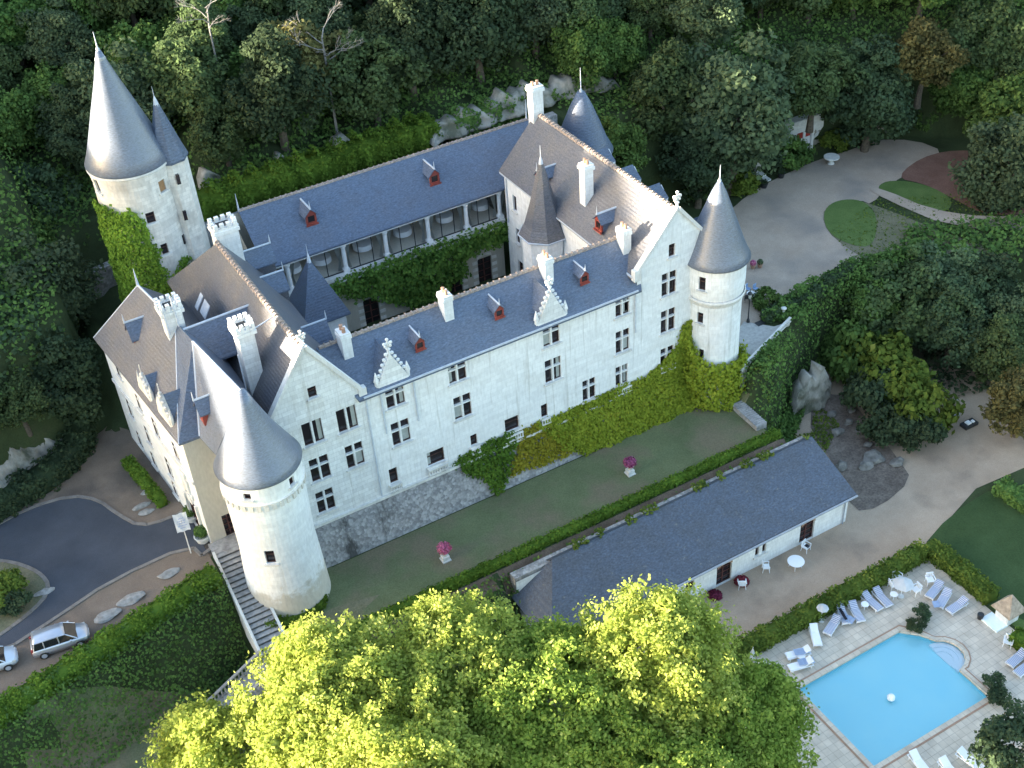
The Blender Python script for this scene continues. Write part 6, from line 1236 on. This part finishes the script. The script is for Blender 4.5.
def rake(p, q, h, n, name='balustrade', parent=st_):
    bm = B(); p = Vector(p); q = Vector(q); up = Vector((0, 0, 1)); d = (q-p); s = Vector((-d.y, d.x, 0)).normalized()*.11
    for z0, z1 in ((0, .12), (h-.12, h)):
        vs = [bm.verts.new(a+sg*s+up*z) for z in (z0, z1) for a, sg in ((p, -1), (q, -1), (q, 1), (p, 1))]
        for f in ((0, 3, 2, 1), (4, 5, 6, 7), (0, 1, 5, 4), (1, 2, 6, 5), (2, 3, 7, 6), (3, 0, 4, 7)): bm.faces.new([vs[i] for i in f])
    for k in range(n): c = p.lerp(q, (k+.5)/n); lathe(bm, (c.x, c.y), [(.05, c.z+.12), (.085, c.z+h*.35), (.045, c.z+h*.7), (.06, c.z+h-.12)], 8)
    return obj(name, bm, 'step_stone' if parent is st_ else 'trim_stone', parent)
rake((4.8, 61.35, -3.0), (10.1, 61.35, 0), .85, 18); rake((4.8, 59.15, -3.0), (10.1, 59.15, 0), .85, 18); rake((10.1, 59.25, .0), (12.4, 59.25, .0), .85, 8)
bm = B(); prism(bm, [(10.02, 61.3), (10.22, 61.3), (10.22, 69.6), (10.02, 69.6)], -1, .3); 
for x0 in (10.03, 12.13):
    vs = [bm.verts.new((x, y, z)) for z in (0, 1) for x, y in ((x0, 61.3), (x0+.2, 61.3), (x0+.2, 69.7), (x0, 69.7))]
    for v in vs: v.co.z = (v.co.y-61.3)/8.4*3.45+(.28 if v.co.z > .5 else -1.2)
    for f in ((0, 3, 2, 1), (4, 5, 6, 7), (0, 1, 5, 4), (1, 2, 6, 5), (2, 3, 7, 6), (3, 0, 4, 7)): bm.faces.new([vs[i] for i in f])
obj('side_wall', bm, 'bright_stone', st_)
# court terrace by the right tower
t = thing('tower_terrace', 'pale triangular stone terrace with a balustrade at the foot of the right tower', 'terrace', (61, 69.5, 3.2)); P = pp(3.6, (741, 372), (738, 330), (744, 322), (774, 327), (790, 322), (762, 350)); bm = B(); prism(bm, P, 1.5, 3.66); obj('paving', bm, 'slab_pale', t)
a = P[0]; b = P[4]; rake((a[0], a[1], 3.66), (b[0], b[1], 3.66), .5, 16, 'balustrade', t); p = pz(760, 323, 3.7); bm = B(); box(bm, p.x-.4, p.x+.4, p.y-.3, p.y+.3, 3.665, 3.72); obj('drain_grate', bm, 'iron', t)
# lean-to walkway below the creeper
bm = B(); p0, p1 = pz(737, 398, 1.0), pz(762, 424, .6); d = (p1-p0).xy; obox(bm, tuple(((p0+p1)/2).xy), math.atan2(d.y, d.x), d.length, 1.05, -.5, .5)
for k in range(14): c = p0.lerp(p1, (k+.5)/14); obox(bm, (c.x, c.y), math.atan2(d.y, d.x), d.length/14*.6, 1.1, .5, .56)
tag(obj('ramp', bm, 'step_stone'), 'narrow ribbed stone ramp at the right end of the lawn terrace', 'ramp')
# lamp post
def lamp_post(px, py, z, label, h=3.2):
    p = pz(px, py, z); t = thing('lamp_post', label, 'lamp post', (p.x, p.y, z)); bm = B(); lathe(bm, (0, 0), [(.16, 0), (.14, .25), (.07, .4), (.05, 1.2), (.045, h)], 12); obj('post', bm, 'iron', t, shift=False); bm = B(); lathe(bm, (0, 0), [(.10, h), (.2, h+.45), (.2, h+.47), (.05, h+.5)], 8); l = obj('lantern', bm, 'lamp_glass', t, shift=False); bm = B(); lathe(bm, (0, 0), [(.26, h+.47), (.2, h+.58), (.04, h+.75), (.01, h+.9)], 8); obj('lantern_cap', bm, 'iron', t, shift=False); return t
lamp_post(748, 322, 3.66, 'black lamp post beside the pale terrace at the right tower', 2.6)
# tables on the court behind the tower
round_table(751, 293, 3.55, 'round white café table beside the right tower, left one', .4, name='cafe_table'); round_table(757, 295, 3.55, 'round white café table beside the right tower, right one', .4, name='cafe_table')
for q, a, lb in (((748, 289), .3, 'blue chair behind the left café table'), ((756, 289), .2, 'blue chair behind the right café table'), ((747, 298), 2.6, 'dark chair in front of the left café table'), ((757, 300), 3.4, 'dark chair in front of the right café table')):
    p = pz(*q, 3.95); bm = B(); R_ = Matrix.Rotation(a, 4, 'Z'); 
    t = thing('cafe_chair', lb, 'chair', (p.x, p.y, 3.55), a, 'café chairs beside the right tower'); mt = 'blue_fabric' if 'blue' in lb else 'iron'
    bm = B(); box(bm, -.22, .22, -.22, .22, .42, .46); obj('seat', bm, mt, t, shift=False); bm = B(); box(bm, -.22, .22, .19, .23, .46, .88); obj('backrest', bm, mt, t, shift=False)
    for sx in (-1, 1):
        for sy in (-1, 1): bm = B(); box(bm, sx*.19-.02, sx*.19+.02, sy*.19-.02, sy*.19+.02, 0, .42); obj('leg', bm, 'iron', t, shift=False)
for q, m_, lb in (((753, 266), 'flower_pink', 'pot of pinkish flowers on the court beside the tower roof edge'), ((760, 265), 'leaf_dark', 'dark leafy pot on the court beside the pink one')):
    p = pz(*q, 3.8); t = thing('flower_pot', lb, 'flower pot', (p.x, p.y, 3.55)); bm = B(); lathe(bm, (0, 0), [(.18, 0), (.28, .4), (.3, .42), (.24, .43)], 14); obj('pot', bm, 'terracotta', t, shift=False); n = 260; d = nrm(RNG.normal(size=(n, 3))); C = d*.3; C[:, 2] += .6; V_, Q_ = leaf_quads(C, d, np.full(n, .12)); np_mesh('foliage', V_, Q_, [m_], parent=t, shift=False)
p = pz(784, 307, 4.6); bm = B(); lathe(bm, (p.x, p.y), [(.22, 3.4), (.18, 3.7), (.12, 3.8), (.1, 4.3), (.24, 4.4), (.26, 4.5), (.1, 4.5)], 12); tag(obj('stone_urn', bm, 'bright_stone', smooth=True), 'small white stone vase in the dark court hedge', 'vase')
p = pz(95, 0, 5)
# flag by the entrance: a white banner on a slim mast
p = pz(191, 553, 3.36); t = thing('flag', 'white rectangular banner with faint blue lettering on a slim pole by the entrance', 'flag', (p.x, p.y, 3.35)); hh = 3.4
bm = B(); tube(bm, [(0, 0, 0), (0, 0, hh)], [.05, .035], 8); obj('pole', bm, 'trim_stone', t, shift=False)
bm = B(); nx_, nz_ = 8, 10; W_, Hh_ = 1.0, 1.55; G_ = []
for i in range(nx_+1):
    G_.append([bm.verts.new((-W_/2+W_*i/nx_, -.35+.75*j/nz_+.04*math.sin(i*1.3+j*.8), hh-.75+Hh_*.75*j/nz_)) for j in range(nz_+1)])
for i in range(nx_):
    for j in range(nz_): bm.faces.new((G_[i][j], G_[i+1][j], G_[i+1][j+1], G_[i][j+1]))
bmesh.ops.solidify(bm, geom=bm.faces[:], thickness=.02); bn = obj('banner', bm, 'cloth_white', t, shift=False)
plain('faint_blue', (.42, .47, .66), .9, noise=.05)
bm = B(); g6 = random.Random(5)
for r_, (t_, n_) in enumerate(((.72, 4), (.58, 6), (.46, 5), (.32, 7), (.2, 4))):
    for k in range(n_):
        x = (k-(n_-1)/2)*.1+g6.uniform(-.01, .01); y = -.35+.75*t_-.045; z = hh-.75+Hh_*.75*t_+.045
        vs = [bm.verts.new((x-.033, y-.02, z-.045)), bm.verts.new((x+.033, y-.02, z-.045)), bm.verts.new((x+.033, y+.01, z+.03)), bm.verts.new((x-.033, y+.01, z+.03))]; bm.faces.new(vs)
obj('lettering', bm, 'faint_blue', bn, shift=False)
t.rotation_euler = (0, 0, math.radians(-8))
# cars
def loft(bm, secs, mi=0):
    R_ = [[bm.verts.new(p) for p in s] for s in secs]
    for a, b in zip(R_, R_[1:]):
        for k in range(len(a)): bm.faces.new((a[k], a[(k+1) % len(a)], b[(k+1) % len(a)], b[k])).material_index = mi
    bm.faces.new(R_[0][::-1]).material_index = mi; bm.faces.new(R_[-1]).material_index = mi
def car(name, label, loc, rz, paint):
    t = thing(name, label, 'car', loc, rz, 'cars parked by the road'); S = [(-1.95, .60, .35, .62, .78), (-1.88, .78, .28, .62, .92), (-1.5, .84, .22, .62, .98), (-.6, .86, .2, .62, .97), (.3, .86, .2, .62, .95), (.95, .85, .22, .62, .92), (1.35, .82, .24, .60, .86), (1.8, .74, .28, .55, .74), (1.98, .58, .34, .5, .62)]
    bm = B(); loft(bm, [[(x, -w_*.9, z0), (x, -w_, z1), (x, -w_*.97, z1+(z2-z1)*.6), (x, -w_*.86, z2), (x, 0, z2+.03), (x, w_*.86, z2), (x, w_*.97, z1+(z2-z1)*.6), (x, w_, z1), (x, w_*.9, z0)] for x, w_, z0, z1, z2 in S])
    b_ = obj('body', bm, paint, t, shift=False, smooth=True)
    bm = B(); loft(bm, [[(x, -w_, zb_), (x+dx, -w2_, zt_), (x+dx, w2_, zt_), (x, w_, zb_)] for x, w_, zb_, dx, w2_, zt_ in ((-1.86, .70, .9, .06, .62, 1.0), (-1.8, .77, .93, .16, .60, 1.44), (-1.0, .79, .94, 0, .62, 1.5), (0, .79, .93, 0, .62, 1.5), (.62, .78, .92, -.08, .58, 1.42), (1.25, .74, .88, -.02, .70, .90))]); obj('window', bm, 'car_glass', t, shift=False)
    bm = B(); loft(bm, [[(x, -w_, z), (x, -w_*.96, z+.035), (x, w_*.96, z+.035), (x, w_, z)] for x, w_, z in ((-1.7, .58, 1.44), (-1.5, .62, 1.475), (-.4, .635, 1.505), (.2, .62, 1.49), (.52, .58, 1.43))]); obj('roof', bm, paint, t, shift=False, smooth=True)
    for s in (-1, 1):
        bm = B()
        for a, b_2 in (((1.2, s*.75, .9), (.52, s*.6, 1.45)), ((.0, s*.80, .93), (.0, s*.635, 1.5)), ((-1.0, s*.80, .94), (-1.0, s*.635, 1.5)), ((-1.75, s*.77, .93), (-1.6, s*.6, 1.46)), ((.5, s*.61, 1.46), (-1.6, s*.61, 1.47))): tube(bm, [a, b_2], [.04, .04], 5)
        obj('pillar', bm, paint, t, shift=False)
    for sx in (-1.2, 1.25):
        for s in (-1, 1):
            w3 = bpy.data.objects.new('wheel', None); COL.objects.link(w3); w3.parent = t; w3.location = (sx, s*.76, .31); bm = B(); tube(bm, [(0, -.11, 0), (0, .11, 0)], [.31, .31], 20); obj('tyre', bm, 'tyre', w3, shift=False); bm = B(); tube(bm, [(0, -.125, 0), (0, .125, 0)], [.19, .19], 14); obj('rim', bm, 'zinc', w3, shift=False)
    for s in (-1, 1):
        bm = B(); box(bm, 1.62, 1.84, s*.62-.14, s*.62+.1, .56, .74); obj('headlight', bm, 'lamp_glass', t, shift=False); bm = B(); box(bm, -1.93, -1.8, s*.66-.08, s*.66+.08, .62, 1.0); obj('tail_light', bm, 'red_paint', t, shift=False)
        bm = B(); box(bm, .72, .84, s*.93-.08, s*.93+.08, .92, 1.05); obj('mirror', bm, paint, t, shift=False)
    bm = B(); box(bm, 1.97, 2.0, -.3, .3, .38, .48); obj('number_plate', bm, 'white_paint', t, shift=False); return t
a = pz(45, 658, 3.4); b = pz(81, 646, 3.4); d = b-a; n_ = Vector((-d.y, d.x, 0)).normalized()*.8; c = (a+b)/2+n_
car('parked_car', 'silver five-door car parked on the gravel strip beside the road', (c.x, c.y, 3.34), math.atan2(d.y, d.x), 'silver_paint')
c2_ = c-Vector((d.x, d.y, 0)).normalized()*4.9; car('parked_car', 'pale blue-white car cut off by the left edge of the picture', (c2_.x, c2_.y, 3.34), math.atan2(d.y, d.x), 'white_car')
# objects on the rocky track
p = pz(969, 424, -4.8); t = thing('stone_basin', 'dark rectangular basin with white things in it on the rocky track', 'basin', (p.x, p.y, -4.95)); bm = B(); box(bm, -.75, .75, -.4, .4, 0, .3); obj('basin', bm, 'iron', t, shift=False); bm = B(); box(bm, -.35, .1, -.2, .25, .3, .42); box(bm, .25, .5, -.2, .1, .3, .4); obj('lining', bm, 'white_plastic', t, shift=False)
# dining loggia: tables, chairs, curtains
def lz(px, py): return pz(px, py, 10.3)
for k, (px, py, r_) in enumerate(((292, 265, .75), (321, 256, .85), (362, 242, .9), (402, 228, .85), (444, 214, .8), (480, 202, .8))):
    p = lz(px, py+3); y = min(max(p.y, 91.9), 93.2); x = py_(px, py, y).x if True else p.x
    t = thing('dining_table', 'round dining table under a pale cloth in the %s arcade bay from the left' % ('first', 'second', 'third', 'fourth', 'fifth', 'sixth')[k], 'table', (x, y, 9.82), 0, 'dining tables in the arcade'); bm = B(); lathe(bm, (0, 0), [(.2, 0), (.06, .1), (.06, .7), (r_*.95, .72), (r_*.95, .75)], 20); obj('pedestal', bm, 'dark_wood', t, shift=False)
    bm = B(); lathe(bm, (0, 0), [(r_+.04, .25), (r_+.02, .6), (r_, .765), (0.01, .775)], 26); c_ = obj('tablecloth', bm, 'cloth_white', None, shift=False); c_.location = (x, y, 9.82); tag(c_, 'pale blue-white cloth over the dining table in the %s arcade bay from the left' % ('first', 'second', 'third', 'fourth', 'fifth', 'sixth')[k], 'tablecloth', 'tablecloths in the arcade')
cur = sorted(PX)
for k, x in enumerate(cur):
    for s in (-1, 1):
        bm = B(); n = 7
        P1 = [(x+s*(.32+.5*i/n), 90.62+.05*(i % 2)) for i in range(n+1)]; P2 = [(x+s*(.32+.16*i/n), 90.62+.05*(i % 2)) for i in range(n+1)]
        v1 = [bm.verts.new((a, b, 12.5)) for a, b in P1]; v2 = [bm.verts.new((a, b, 10.9)) for a, b in P2]; v3 = [bm.verts.new((a+s*.03*i, b, 9.9)) for i, (a, b) in enumerate(P2)]
        for i in range(n): bm.faces.new((v1[i], v1[i+1], v2[i+1], v2[i])); bm.faces.new((v2[i], v2[i+1], v3[i+1], v3[i]))
        bmesh.ops.solidify(bm, geom=bm.faces[:], thickness=.02)
        tag(obj('curtain', bm, 'curtain'), 'tied-back pale curtain on the %s side of the %s arcade column from the left' % ('left' if s < 0 else 'right', ('first', 'second', 'third', 'fourth', 'fifth', 'sixth')[k]), 'curtain', 'curtains of the arcade')
